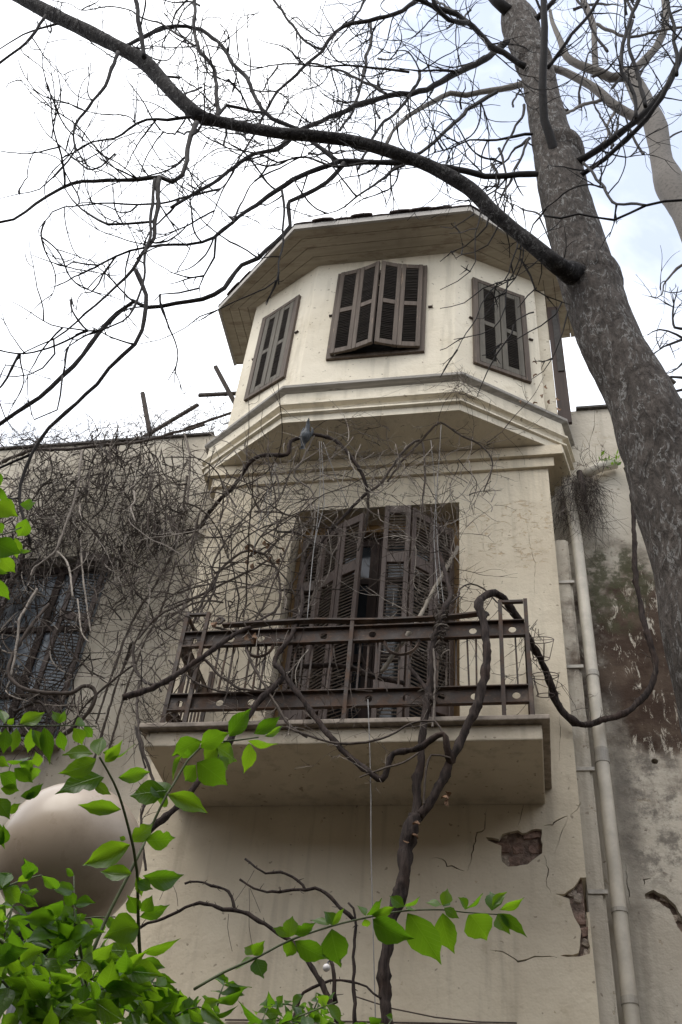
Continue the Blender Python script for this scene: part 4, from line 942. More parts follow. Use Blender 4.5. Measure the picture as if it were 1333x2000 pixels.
vstem([(615, 849, -.55), (590, 900, -.5), (575, 930, -.45), (610, 960, -.42), (615, 1010, -.4), (605, 1060, -.4), (580, 1090, -.4), (550, 1110, -.4), (520, 1135, -.45), (480, 1150, -.5)], 4, 3, thin=True, tone=.75, twigs=12)
vstem([(870, 1185, -.70), (895, 1165, -.66), (900, 1150, -.6), (920, 1140, -.55), (945, 1150, -.55), (970, 1175, -.55), (1000, 1200, -.55)], 4, 3, thin=True, tone=.3, twigs=8)
for k in range(9):                                                # wiry knot where the stem is lashed to the rail
    c = at(862+vr.uniform(-8, 8), 1240+vr.uniform(-45, 60), -.74); ax = Vector((vr.uniform(-.4, .4), vr.uniform(-.3, .3), 1)).normalized(); e1 = ax.orthogonal().normalized(); e2 = ax.cross(e1)
    vt.t = vr.uniform(.4, .9); vt.tube([c+(e1*math.cos(t*.6)+e2*math.sin(t*.6))*.035+ax*(t*.008-.06) for t in range(18)], .004, 4, cap=False)
# free strands: (u, v, Y) start points with a rough heading in the picture
def strand(u, v, Y, ang, L, tone, r=.0028, kink=.3, tgt=None, nsub=(1, 3), lvl=0, up=0.0, Yd=0.0):
    p = at(u, v, Y); q = at(u+math.cos(ang)*40, v+math.sin(ang)*40, Y+Yd); d = (q-p).normalized()
    twig(tgt or vt, p, d, L, r, vr, lvl, up, kink, (max(0, tone-.25), min(1, tone+.25)), .03, nsub)
for k in range(75):                                               # left half of the bay wall, arching canes
    u, v = vr.uniform(330, 600), vr.uniform(930, 1230)
    if u > 560 and vr.random() < .6: continue
    strand(u, v, vr.uniform(-.6, -.1), vr.choice([-1, 1])*vr.uniform(.3, 2.8), vr.uniform(.25, .8), vr.uniform(.1, .8), vr.uniform(.003, .006), .24)
for k in range(70):                                               # under the tower
    u, v = vr.uniform(440, 960), vr.uniform(840, 1000)
    strand(u, v, vr.uniform(-.6, -.2), vr.uniform(0, 6.28), vr.uniform(.15, .5), vr.uniform(.25, .95), vr.uniform(.0026, .005), .28)
for k in range(60):                                               # tangle round the right shutters
    u, v = vr.uniform(790, 900), vr.uniform(1000, 1280)
    strand(u, v, vr.uniform(-.5, -.2), vr.uniform(0, 6.28), vr.uniform(.12, .45), vr.uniform(.3, .95), vr.uniform(.002, .004), .33)
for k in range(60):                                               # tangle in the left half of the railing
    u, v = vr.uniform(255, 560), vr.uniform(1190, 1400)
    strand(u, v, vr.uniform(-.78, -.4), vr.uniform(0, 6.28), vr.uniform(.15, .5), vr.uniform(.1, .8), vr.uniform(.0022, .0055), .3)
for k in range(18):
    strand(vr.uniform(480, 800), vr.uniform(1260, 1400), vr.uniform(-.76, -.62), vr.uniform(0, 6.28), vr.uniform(.2, .5), vr.uniform(.2, .8), vr.uniform(.002, .004), .3)
for k in range(30):                                               # knotted mass at the tower's right front corner
    strand(904+vr.uniform(-10, 14), 745+vr.uniform(-8, 30), -.60, vr.uniform(0, 6.28), vr.uniform(.1, .4), vr.uniform(.2, .7), .002, .35)
for k in range(14): strand(vr.uniform(1025, 1060), vr.uniform(1200, 1330), vr.uniform(-.5, -.3), vr.uniform(.6, 2.4), vr.uniform(.1, .4), .2, .0025)
for k in range(22): strand(vr.uniform(700, 860), vr.uniform(975, 1010), vr.uniform(-.22, -.12), vr.uniform(0, 6.28), vr.uniform(.1, .25), vr.uniform(.3, .8), .0016, .5)
def arc(u, v, Y, ang, L, tone, r, tgt, bendk=.16, Ye=0.0):
    p = at(u, v, Y); d = (at(u+math.cos(ang)*40, v+math.sin(ang)*40, Y)-p).normalized(); n = max(6, int(L/.04)); pts = [p.copy()]
    bend = randunit(vr); bend.y *= .3; bend = bend.normalized()*vr.uniform(.03, bendk)
    for i in range(n):
        d = (d+bend+randunit(vr)*.10+(randunit(vr)*.35 if vr.random() < .08 else Vector((0, 0, 0)))).normalized(); p = p+d*(L/n); pts.append(p.copy())
        if p.y > -.02 and u > 400: d.y = -abs(d.y)*.5
    tgt.t = tone; tgt.tube(pts, [r*(1-.6*i/n)*(1.3 if vr.random() < .06 else 1) for i in range(n+1)], 5, cap=False)
    for _ in range(vr.randint(1, 4)):
        i = vr.randint(1, n-1); twig(tgt, pts[i], (pts[i+1]-pts[i-1]).normalized()*.6+randunit(vr), vr.uniform(.1, .35), r*.45, vr, 1, 0, .3, (max(0, tone-.1), min(1, tone+.15)), .03, (0, 2))
for k in range(58): arc(vr.uniform(300, 560), vr.uniform(960, 1240), vr.uniform(-.62, -.12), vr.uniform(-3.0, .2), vr.uniform(.5, 1.3), vr.uniform(.15, .75), vr.uniform(.004, .0078), vt)
for k in range(26): arc(vr.uniform(480, 960), vr.uniform(850, 1000), vr.uniform(-.6, -.25), vr.uniform(0, 6.28), vr.uniform(.4, .9), vr.uniform(.4, .95), vr.uniform(.0025, .005), vt)
for k in range(14): arc(vr.uniform(820, 900), vr.uniform(1030, 1230), vr.uniform(-.5, -.3), vr.uniform(-2.6, -.5), vr.uniform(.3, .7), vr.uniform(.4, .95), vr.uniform(.0025, .005), vt)
for k in range(46): arc(vr.uniform(400, 960), vr.uniform(840, 1010), vr.uniform(-.6, -.2), vr.gauss(1.6, .9), vr.uniform(.3, .9), vr.uniform(.55, 1.0), vr.uniform(.003, .005), vt)
# canes traced on the left of the door
for pts, w0, w1, tn in [([(243, 1300, .1), (259, 1255, .0), (263, 1300, -.1), (278, 1326, -.2), (300, 1338, -.4), (340, 1332, -.5)], 6, 6, .2), ([(270, 1248, -.3), (311, 1203, -.3), (371, 1173, -.3), (431, 1143, -.3), (500, 1109, -.3), (530, 1090, -.25)], 6, 4, .4),
                        ([(360, 1250, -.4), (420, 1130, -.3), (470, 1080, -.3), (510, 1080, -.3), (540, 1110, -.3), (548, 1160, -.35), (540, 1190, -.4), (510, 1210, -.5), (450, 1225, -.6)], 6, 5, .45), ([(330, 1290, -.5), (380, 1330, -.7), (430, 1350, -.7), (480, 1352, -.7), (530, 1340, -.7), (560, 1310, -.68)], 4, 4, .4),
                        ([(375, 1293, -.7), (400, 1290, -.72), (430, 1320, -.72), (470, 1345, -.72), (520, 1350, -.72)], 7, 4, .5), ([(480, 1270, -.74), (500, 1310, -.76), (530, 1360, -.78), (560, 1410, -.8), (600, 1440, -.82)], 6, 5, .6),
                        ([(265, 1420, -.7), (270, 1440, -.75), (276, 1470, -.8), (285, 1500, -.8)], 6, 4, .1), ([(285, 1700, -.9), (275, 1620, -.9), (284, 1560, -.85), (300, 1530, -.8), (278, 1460, -.78), (268, 1380, -.6), (274, 1330, -.4)], 6, 6, .25),
                        ([(420, 1225, -.62), (460, 1232, -.62), (500, 1225, -.62), (550, 1215, -.62), (600, 1190, -.5), (620, 1140, -.45)], 6, 4, .5), ([(385, 1215, -.5), (395, 1190, -.45), (420, 1150, -.4), (415, 1110, -.35), (440, 1060, -.3), (480, 1010, -.3), (540, 940, -.35)], 5, 3, .35),
                        ([(600, 1100, -.4), (640, 1040, -.4), (660, 1010, -.4)], 5, 4, .5)]:
    vstem(pts, w0, w1, thin=True, tone=tn, twigs=7)
vt.build('canes', M['vine'], vine, kind='stuff')
# curled dry leaves that still hang on it
def dryleaf(u, v, Y, sz, parent):
    c = at(u, v, Y); d = (randunit(vr)+Vector((0, 0, -.7))).normalized(); s = d.orthogonal().normalized(); n = d.cross(s); b = MB(); vs = []
    for i in range(5):
        t = i/4; w_ = math.sin(math.pi*min(.08+t*.9, 1))*.42
        for j in (-1, 0, 1): vs.append(c+(d*t+s*j*w_+n*(abs(j)*.28+math.sin(t*3)*.25+vr.uniform(-.06, .06)))*sz)
    b.add(vs, [(i*3+j, i*3+j+1, i*3+j+4, i*3+j+3) for i in range(4) for j in range(2)]); return b.build('dry_leaf', M['dryleaf'], parent)
for k in range(16): dryleaf(484+vr.uniform(0, 66), 1066+vr.uniform(-6, 34)*(.4 if k % 2 else 1), -.3, vr.uniform(.03, .055), vine)
for u, v in ((482, 1238), (490, 1245), (425, 1215), (500, 1235)): dryleaf(u, v, -.72, .05, vine)
for u, v in ((802, 1632), (806, 1612), (800, 1645), (870, 1545), (862, 1560), (876, 1560)): dryleaf(u, v, -.92, .04, vine)
for u, v in ((1040, 708), (1050, 732), (1070, 758), (1042, 790), (1075, 780), (1088, 775), (1090, 795), (1062, 770), (1020, 782)): dryleaf(u, v, -.25, .04, vine)

# ------------------------------------------------------------------ vine thicket over the left wing
thick = thing('vine_thicket', 'dense tangle of bare grey vines hanging over the left wing wall and window', 'vine', (-1.9, .2, 0))
tt = MB()
for pts, w0, w1, tn in [([(160, 880, -.05), (156, 910, -.1), (150, 962, -.12), (128, 1026, -.14), (109, 1075, -.16), (68, 1109, -.18), (60, 1125, -.2)], 6, 4, .75), ([(109, 1075, -.1), (132, 1100, -.12), (140, 1140, -.14), (142, 1166, -.15)], 5, 4, .9),
                        ([(95, 1180, -.1), (70, 1210, -.15), (35, 1262, -.18), (18, 1300, -.2), (22, 1325, -.2), (48, 1345, -.2), (90, 1353, -.2), (140, 1353, -.18), (165, 1340, -.15), (182, 1345, -.12), (188, 1362, -.1), (178, 1385, -.08), (158, 1409, -.05), (120, 1440, .0)], 7, 9, .4),
                        ([(73, 1150, -.15), (50, 1190, -.18), (38, 1210, -.2), (34, 1255, -.2), (22, 1320, -.2)], 6, 5, .8), ([(158, 1050, -.05), (160, 1100, -.1), (168, 1170, -.14), (178, 1235, -.16)], 4, 4, .8), ([(152, 1170, -.1), (156, 1210, -.14), (160, 1235, -.16), (174, 1255, -.18)], 4, 3, .9),
                        ([(360, 846, .1), (371, 888, .05), (368, 963, .02), (360, 1011, .0), (355, 1040, .0)], 5, 4, .7), ([(188, 1413, .1), (225, 1300, .1), (263, 1206, .12), (311, 1131, .12), (338, 1075, .12), (356, 1000, .12), (366, 930, .12)], 5, 5, .4),
                        ([(210, 1480, .1), (240, 1370, .1), (280, 1260, .12), (320, 1180, .12), (345, 1090, .12)], 5, 4, .45), ([(180, 1500, .1), (215, 1380, .1), (235, 1320, .1), (290, 1200, .1)], 6, 4, .4), ([(140, 1420, .0), (165, 1380, .0), (220, 1330, .0), (260, 1300, .0)], 5, 4, .3),
                        ([(262, 960, -.05), (263, 980, -.08), (256, 992, -.1), (265, 1020, -.1)], 5, 3, .9), ([(290, 1140, .0), (293, 1165, .0), (288, 1200, -.02), (290, 1225, .0)], 4, 3, .9), ([(0, 905, .1), (60, 880, .1), (130, 878, .1), (200, 870, .1), (280, 862, .1), (340, 845, .2), (400, 830, .3)], 7, 6, .35),
                        ([(20, 1420, .0), (22, 1380, -.05), (30, 1390, -.05), (60, 1375, -.1), (80, 1372, -.1), (100, 1400, -.1), (110, 1420, -.1)], 7, 6, .2)]:
    vstem(pts, w0, w1, parent=thick, name='stem', tone=tn, twigs=8, tgt=tt, n=8, mat=M['vine'])
def dens(u, v):
    """how thick the tangle is at a picture point of the left wall"""
    d = 0
    for cu, cv, ru, rv, k in ((215, 1000, 170, 80, 1.0), (300, 900, 100, 90, .55), (90, 960, 140, 120, .7), (55, 1160, 110, 130, .85), (20, 1260, 70, 170, .8), (60, 1360, 90, 60, .5), (260, 1090, 90, 120, .35), (150, 920, 140, 50, .5), (320, 1010, 60, 120, .5)):
        d += k*math.exp(-((u-cu)/ru)**2-((v-cv)/rv)**2)
    d *= 1-.75*math.exp(-((u-90)/55)**2-((v-1250)/95)**2)
    d *= .22+1.7*max(0, noise.noise(Vector((u*.016, v*.016, 4.2)))+.22)
    return min(1, d)
made = 0
while made < 1500:
    u, v = vr.uniform(-25, 385), vr.uniform(850, 1420)
    if vr.random() > dens(u, v): continue
    made += 1; Y = vr.uniform(-.12, .26)
    hang = vr.random() < .62
    ang = vr.gauss(1.75, .5) if hang else vr.uniform(0, 6.28)
    tn = vr.choice([.0, .05, .12, .2, .35, .6]) if Y > 0 else vr.choice([.2, .35, .5, .7, .9])  # deeper strands get darker tones: shade inside the tangle put into the colour
    strand(u, v, Y, ang, vr.uniform(.12, .6), tn, vr.choice([.0026, .0034, .0042, .0055, .007]), .28, tt, (0, 2), 1)
for k in range(300):                                              # wisps against the sky along the coping
    u = vr.uniform(-20, 450); v = 878-u*.055+vr.uniform(-26, 12)
    if vr.random() < .35: v -= vr.uniform(0, 40)*(u/450)
    strand(u, v, vr.uniform(.1, .75), vr.gauss(-1.2, 1.3), vr.uniform(.12, .4), vr.uniform(.05, .5), vr.uniform(.0018, .0036), .34, tt, (1, 3), 0)
for k in range(60):                                               # along the long timber
    t = vr.random(); u, v = 260+t*190, 860-t*85+vr.uniform(-15, 10)
    strand(u, v, vr.uniform(.4, .75), vr.uniform(0, 6.28), vr.uniform(.1, .35), vr.uniform(.1, .6), .0016, .4, tt, (1, 3), 0)
for k in range(90):                                               # long stems that make the depth of the tangle
    u, v = vr.uniform(-30, 370), vr.uniform(860, 1330)
    if vr.random() > .25+.75*dens(u, v): continue
    arc(u, v, vr.uniform(-.2, .2), vr.gauss(1.8, .6) if vr.random() < .7 else vr.uniform(0, 6.28), vr.uniform(.4, 1.2), vr.choice([.05, .15, .3, .5, .75, .95]), vr.uniform(.003, .0065), tt)
for k in range(70):                                               # thin suckers on the wall between window and balcony
    u, v = vr.uniform(150, 360), vr.uniform(1120, 1480)
    strand(u, v, vr.uniform(.15, .27), vr.gauss(-1.25, .35), vr.uniform(.2, .7), vr.uniform(.2, .6), vr.uniform(.0012, .0024), .22, tt, (0, 2), 1)
for k in range(30): strand(vr.uniform(170, 330), vr.uniform(840, 960), vr.uniform(.05, .2), vr.gauss(1.7, .25), vr.uniform(.4, .9), vr.uniform(0, .3), vr.uniform(.005, .008), .14, tt, (0, 1), 2)
tt.build('tangle', M['vine'], thick, kind='stuff')

# hanging root mass on the right downpipe
rootm = thing('dry_root_bundle', 'bushy brown bundle of dry hanging roots over the grey downpipe', 'dry vine', (2.2, .15, 6.9))
rt = MB()
for k in range(520):
    a_ = vr.random(); top = vr.random() < .5
    if top: u, v = 1130+vr.gauss(8, 16), 925+abs(vr.gauss(0, 12)); ang = vr.gauss(1.5, .55)
    else: u, v = 1095+vr.uniform(-8, 80), 975+vr.uniform(-25, 35); ang = vr.gauss(1.6, .4)
    strand(u, v, vr.uniform(.0, .25), ang, vr.uniform(.12, .42), vr.uniform(.1, .75), vr.uniform(.0012, .0022), .25, rt, (0, 1), 1, -.06)
for k in range(8): strand(1148+vr.uniform(-4, 30), 920+vr.uniform(-6, 10), .1, vr.uniform(-2.4, -.6), vr.uniform(.2, .5), .3, .002, .25, rt)
rt.build('roots', M['vine'], rootm, kind='stuff')
b = MB(); b.tube([at(1132, 922, .12), at(1138, 950, .10), at(1146, 1000, .1)], [.025, .03, .012], 8); b.build('root_crown', M['vine_stem'], rootm)
fern = MB()                                                        # little green tuft in the gutter
for k in range(34):
    c = at(1180+vr.uniform(-10, 30), 900+vr.uniform(-10, 10), .2); d = (randunit(vr)+Vector((0, -.3, .5))).normalized(); s = d.orthogonal().normalized(); L_ = vr.uniform(.03, .07)
    fern.add([c, c+d*L_*.5+s*L_*.2, c+d*L_, c+d*L_*.5-s*L_*.2], [(0, 1, 2, 3)])
fo = fern.build('green_tuft', M['leaf']); fo['kind'] = 'stuff'; fo['label'] = 'small green tuft growing on the upper pipe joint'; fo['category'] = 'plant'

# ------------------------------------------------------------------ pigeon on the vine
bp = at(600, 848, -.58)
bird = MB(); ax = [Vector(p) for p in ((.012, -.035, .128), (.010, -.045, .122), (.006, -.040, .108), (.004, -.024, .092), (.0, -.010, .068), (-.006, .002, .035), (-.014, .014, .002), (-.022, .026, -.030), (-.030, .038, -.065), (-.036, .046, -.098))]
rd = [.004, .013, .019, .021, .032, .043, .042, .028, .015, .010]
Q = smooth_path(ax, .006); k_ = len(Q); rad = [rd[min(int(i/(k_-1)*9), 8)]+(rd[min(int(i/(k_-1)*9), 8)+1]-rd[min(int(i/(k_-1)*9), 8)])*((i/(k_-1)*9) % 1 if i < k_-1 else 1) for i in range(k_)]
bird.tube([bp+q for q in Q], rad, 14)
bo = bird.build('pigeon', M['bird'], smooth=True); tag(bo, 'dark grey pigeon perched on the arching vine under the tower', 'bird')
bk = MB(); bk.tube([bp+Vector((.012, -.052, .122)), bp+Vector((.013, -.066, .117))], [.005, .0012], 6); bk.build('beak', M['post'], bo)
tl_ = MB()
for j in range(3): tl_.bar(bp+Vector((-.026+j*.006, .03, -.035)), bp+Vector((-.048+j*.013, .05, -.115)), .014, .003)
tl_.build('tail', M['bird'], bo)
for sx in (-.016, .014):
    lg = MB(); lg.tube([bp+Vector((sx, .0, .01)), bp+Vector((sx, -.004, -.012))], .003, 5); lg.build('leg', M['dryleaf'], bo)
    wg = MB(); s_ = 1 if sx > 0 else -1
    wg.tube([bp+Vector((s_*.030, -.002, .075)), bp+Vector((s_*.040, .006, .04)), bp+Vector((s_*.036-.01, .018, -.005)), bp+Vector((s_*.02-.022, .036, -.05))], [.008, .018, .015, .004], 8, flat=.6); wg.build('wing', M['bird'], bo, smooth=True)

# ------------------------------------------------------------------ cords and wires
def cord(pts, w_, name, label, cat, mat, group=None):
    P = [at(u, v, Y) for u, v, Y in pts]; Q = smooth_path(P, .12); b = MB(); b.tube(Q, w_, 5); return tag(b.build(name, mat, smooth=True), label, cat, group)
grp = 'slack cords hung from the vine'
cord([(624, 862, -.5), (626, 930, -.48), (622, 1000, -.48), (612, 1080, -.5)], .0026, 'slack_twine', 'pale cord dropping from the vine under the pigeon to the left shutters', 'cord', M['cord'], grp)
cord([(628, 862, -.5), (632, 940, -.48), (634, 985, -.46), (615, 1060, -.5), (600, 1215, -.62)], .003, 'slack_twine', 'longest slack cord from under the pigeon to the handrail', 'cord', M['cord'], grp)
cord([(632, 864, -.5), (652, 920, -.45), (682, 992, -.38)], .0027, 'slack_twine', 'straight cord slanting right from the vine to the door lintel', 'cord', M['cord'], grp)
cord([(538, 905, -.45), (520, 970, -.42), (500, 1050, -.4), (494, 1090, -.4)], .0027, 'slack_twine', 'pale cord hanging left of the door above the dry leaves', 'cord', M['cord'], grp)
cord([(541, 905, -.45), (530, 960, -.43), (520, 1030, -.42)], .0024, 'slack_twine', 'short second cord beside the one above the dry leaves', 'cord', M['cord'], grp)
cord([(862, 830, -.6), (858, 900, -.5), (852, 980, -.42), (848, 1050, -.4), (858, 1180, -.6)], .0026, 'slack_twine', 'long pale cord falling before the right shutters', 'cord', M['cord'], grp)
cord([(842, 860, -.55), (850, 950, -.45), (855, 1060, -.4), (868, 1190, -.6)], .0024, 'slack_twine', 'fainter cord close behind the long one at the right shutters', 'cord', M['cord'], grp)
cord([(552, 820, -.6), (700, 790, -.68), (820, 745, -.66), (905, 700, -.62)], .0009, 'stretched_wire', 'thin wire stretched across the tower base moulding', 'wire', M['cord'])
cord([(719, 1366, -.80), (722, 1440, -.82), (725, 1560, -.84), (725, 1650, -.84), (729, 1807, -.84), (734, 2000, -.84), (735, 2060, -.84)], .0027, 'hanging_wire', 'thin pale wire hanging straight down from the balcony front', 'wire', M['cord'])
cord([(690, 1945, -.10), (767, 1970, -.06), (850, 1987, -.03), (930, 1996, -.015), (1010, 1998, -.012)], .004, 'wall_cable', 'brown cable sagging along the bottom of the front wall', 'cable', M['wire'])
cord([(440, 1992, -.012), (600, 1994, -.012), (800, 1998, -.012), (1010, 2002, -.012)], .005, 'wall_cable', 'straight dark cable pinned along the lower edge of the front wall', 'cable', M['wire'])
def basket(cu, cv, Y, r, label, rot):
    c = at(cu, cv, Y); b = MB(); e1 = Vector((1, 0, 0)); e2 = Vector((0, math.cos(rot), math.sin(rot))); ax = e1.cross(e2)
    for rr_, h in ((r, 0), (r*.62, -.12)): b.tube([c+(e1*math.cos(2*math.pi*i/24)+e2*math.sin(2*math.pi*i/24))*rr_+ax*h for i in range(25)], .0028, 5, cap=False)
    for i in range(5):
        a_ = 2*math.pi*i/5; d = e1*math.cos(a_)+e2*math.sin(a_); b.tube([c+d*r, c+d*r*.62-ax*.12], .0022, 5)
    b.tube([c-e1*r, c+e1*r], .002, 5)
    tag(b.build('wire_basket', M['wire'], smooth=True), label, 'basket', 'wire flower pot holders hung on the railing')
basket(1055, 1250, -.45, .085, 'upper rusty wire pot holder hung outside the right railing end', .9)
basket(1064, 1320, -.42, .085, 'lower rusty wire pot holder hung outside the right railing end', .35)

# ------------------------------------------------------------------ lower bare shrub in front of the wall
sh = thing('bare_shrub', 'low bare dark shrub with crooked twigs before the wall under the balcony', 'shrub', (at(660, 1990, -1.1).x, -1.1, 0))
st = MB()
b = MB(); p0 = at(668, 2010, -1.1); b.tube([(p0.x+.05, -1.1, 0), (p0.x+.02, -1.1, 1.5), tuple(p0)], [.03, .025, .016], 8); b.build('stem', M['vine_stem'], sh, smooth=True)
for pts, w0, w1, tw_ in [([(668, 2010), (660, 1989), (636, 1936), (610, 1891), (578, 1847), (544, 1823), (518, 1805), (473, 1781), (437, 1776), (389, 1763), (350, 1779), (320, 1795), (289, 1802), (236, 1834)], 12, 5, 14), ([(459, 1777), (447, 1742), (413, 1729), (385, 1722), (360, 1725)], 6, 4, 8),
                    ([(696, 2010), (694, 1986), (691, 1886), (695, 1807), (691, 1776), (682, 1763)], 8, 5, 5), ([(692, 1796), (665, 1773), (628, 1738), (597, 1738), (523, 1742), (497, 1735), (468, 1719)], 8, 4, 10), ([(597, 1738), (581, 1720), (547, 1704), (518, 1706), (500, 1695), (479, 1678)], 6, 4, 8),
                    ([(575, 2005), (580, 1970), (594, 1939), (628, 1920), (665, 1916), (700, 1923), (716, 1928), (745, 1952)], 7, 4, 4), ([(655, 1960), (653, 1920), (647, 1875)], 9, 6, 2)]:
    P = [at(u, v, -1.1) for u, v in pts]; Q = smooth_path(P, .03); k_ = len(Q); ra, rb = px2m(P[0], w0)/2, px2m(P[-1], w1)/2; b = MB()
    b.tube([q+randunit(vr)*.004 for q in Q], [(ra+(rb-ra)*i/(k_-1))*(1+vr.uniform(-.15, .25)) for i in range(k_)], 7); b.build('branch', M['vine_stem'], sh, smooth=True)
    for _ in range(tw_):
        i = vr.randint(1, k_-2); twig(st, Q[i], randunit(vr)+Vector((0, 0, .3)), vr.uniform(.01, .05), .003, vr, 2, .1, .3, (.2, .5), .012)
for pts in ([(497, 1700), (480, 1730), (459, 1760)], [(447, 1785), (445, 1810), (450, 1840), (454, 1858)], [(487, 1735), (488, 1770), (487, 1810), (493, 1845)], [(489, 1735), (498, 1755), (509, 1782)], [(335, 1720), (320, 1740), (312, 1758)], [(334, 1720), (345, 1745), (348, 1770)]):
    P = [at(u, v, -1.08) for u, v in pts]; st.t = .6; st.tube(smooth_path(P, .03), .0013, 4)
st.build('twigs', M['vine'], sh, kind='stuff')
bl = at(638, 1890, -1.12); b = MB(); rb_ = px2m(bl, 15)/2; b.tube([bl+Vector((0, 0, rb_*math.cos(math.pi*i/10))) for i in range(11)], [max(.0008, rb_*math.sin(math.pi*i/10)) for i in range(11)], 16)
bo_ = b.build('light_bulb', M['bulb'], smooth=True); tag(bo_, 'small round white bulb beside the bare shrub stick', 'bulb')
b = MB(); b.tube([bl+Vector((0, 0, rb_*.8)), bl+Vector((.006, .01, rb_*1.9))], .004, 8); b.build('bulb_socket', M['post'], bo_)

# ------------------------------------------------------------------ garden lamp
lc = atd(138, 1672, 2.45); lr = 2.45*138/F_PX*.93
lamp = thing('globe_lamp', 'garden lamp with a big beige plastic globe on a black post', 'lamp', (lc.x, lc.y, 0))
b = MB(); ns = 28; b.tube([lc+Vector((0, 0, lr*math.cos(math.pi*(i+.02)/ns))) for i in range(ns+1)], [max(.001, lr*math.sin(math.pi*min(i+.02, ns-.02)/ns)) for i in range(ns+1)], 44); b.build('globe', M['globe'], lamp, smooth=True)
b = MB(); b.tube([lc+Vector((0, 0, -lr*.93)), lc+Vector((0, 0, -lr*1.0)), lc+Vector((0, 0, -lr*1.02)), lc+Vector((0, 0, -lr*1.25)), lc+Vector((0, 0, -lr*1.4))], [lr*.34, lr*.50, lr*.52, lr*.40, .045], 24); b.build('collar', M['post'], lamp, smooth=True)
b = MB(); b.tube([lc+Vector((0, 0, -lr*1.38)), (lc.x, lc.y, .5), (lc.x, lc.y, .48), (lc.x, lc.y, .05), (lc.x, lc.y, 0)], [.038, .045, .07, .08, .11], 16); b.build('post', M['post'], lamp, smooth=True)

# ------------------------------------------------------------------ green shrub in the foreground
lr_ = random.Random(11)
def leafmesh(k):
    rg = random.Random(100+k); me = bpy.data.meshes.new('leaf'); N = 10; vs = []; fs = []
    fold = rg.uniform(.08, .42); droop = rg.uniform(-.05, .55); tw = rg.uniform(-.5, .5); wide = rg.uniform(.40, .54); peak = rg.uniform(.80, 1.05); cv = rg.uniform(-.12, .12)
    bite = rg.choice([None, None, None, rg.randint(4, 8)])
    for i in range(N+1):
        t = i/N; wd = (math.sin(math.pi*t**peak)**1.12)*(1-.32*t)*wide if 0 < t < 1 else 0.0
        if t > .78: wd *= (.62 if t > .88 else .84)
        zc = -droop*t*t*.8
        for j in (-1, -.5, 0, .5, 1):
            ser = .010*((i % 2)*2-1)+rg.uniform(-.008, .008) if abs(j) == 1 and .15 < t < .97 else 0
            if bite == i and j == 1: ser -= .14
            y = j*(wd+ser*(1 if wd > 0 else 0)); z = zc+abs(j)*wd*fold+tw*t*y+.035*math.sin(8*t+3*j+k)*abs(j)
            vs.append((t*(1-.08*abs(droop)), y+cv*math.sin(math.pi*t), z))
    for i in range(N):
        for j in range(4): fs.append((i*5+j, (i+1)*5+j, (i+1)*5+j+1, i*5+j+1))
    me.from_pydata(vs, [], fs); me.update(); me.shade_smooth(); me.materials.append(M['leaf']); return me
LM = [leafmesh(k) for k in range(16)]
def add_leaf(par, A, Bp, wid, roll, rg=lr_, mesh=None):
    x = (Bp-A); L = x.length; x.normalize(); view = ((A+Bp)/2-CAM).normalized()
    n = (-view-x*(-view).dot(x)).normalized(); n = Matrix.Rotation(roll, 3, x) @ n; y = n.cross(x).normalized()
    o = bpy.data.objects.new('leaf', mesh or LM[rg.randint(0, 15)]); COL.objects.link(o); o.parent = par; o.matrix_parent_inverse = Matrix.Translation(-world_loc(par))
    Mx = Matrix((x*L, y*(wid/.80), n*L*.8)).transposed().to_4x4(); Mx.translation = A; o.matrix_basis = Mx; return o
shrub = thing('leafy_shrub', 'bright green leafy shrub with long shoots filling the lower left foreground', 'shrub', (atd(150, 2000, 1.7).x-.1, atd(150, 2000, 1.7).y, 0))
def shoot(pts, d0, d1, w_=7):
    n = len(pts); P = [atd(u, v, d0+(d1-d0)*i/(n-1)) for i, (u, v) in enumerate(pts)]; Q = smooth_path(P, .02)
    b = MB(); b.tube(Q, [px2m(P[0], w_)/2*(1-.55*i/len(Q)) for i in range(len(Q))], 7); b.build('shoot', M['shoot'], shrub, smooth=True)
def dfun(pts, d0, d1):
    def f(u, v):
        best = min(range(len(pts)), key=lambda i: (pts[i][0]-u)**2+(pts[i][1]-v)**2); return d0+(d1-d0)*best/(len(pts)-1)
    return f
def lv(f, L):
    for l in L:
        u0, v0, u1, v1, hw = l[:5]; d = f(u0, v0); dd = lr_.uniform(-.02, .025)
        A, Bp = atd(u0, v0, d), atd(u1, v1, d+dd)
        add_leaf(shrub, A, Bp, px2m(A, hw*2.02), l[5] if len(l) > 5 else lr_.uniform(-.45, .45))
SA = [(380, 1932), (437, 1899), (502, 1870), (568, 1836), (647, 1809), (713, 1793), (791, 1779), (864, 1777), (910, 1782), (972, 1786)]
shoot(SA, 1.45, 1.75, 6)
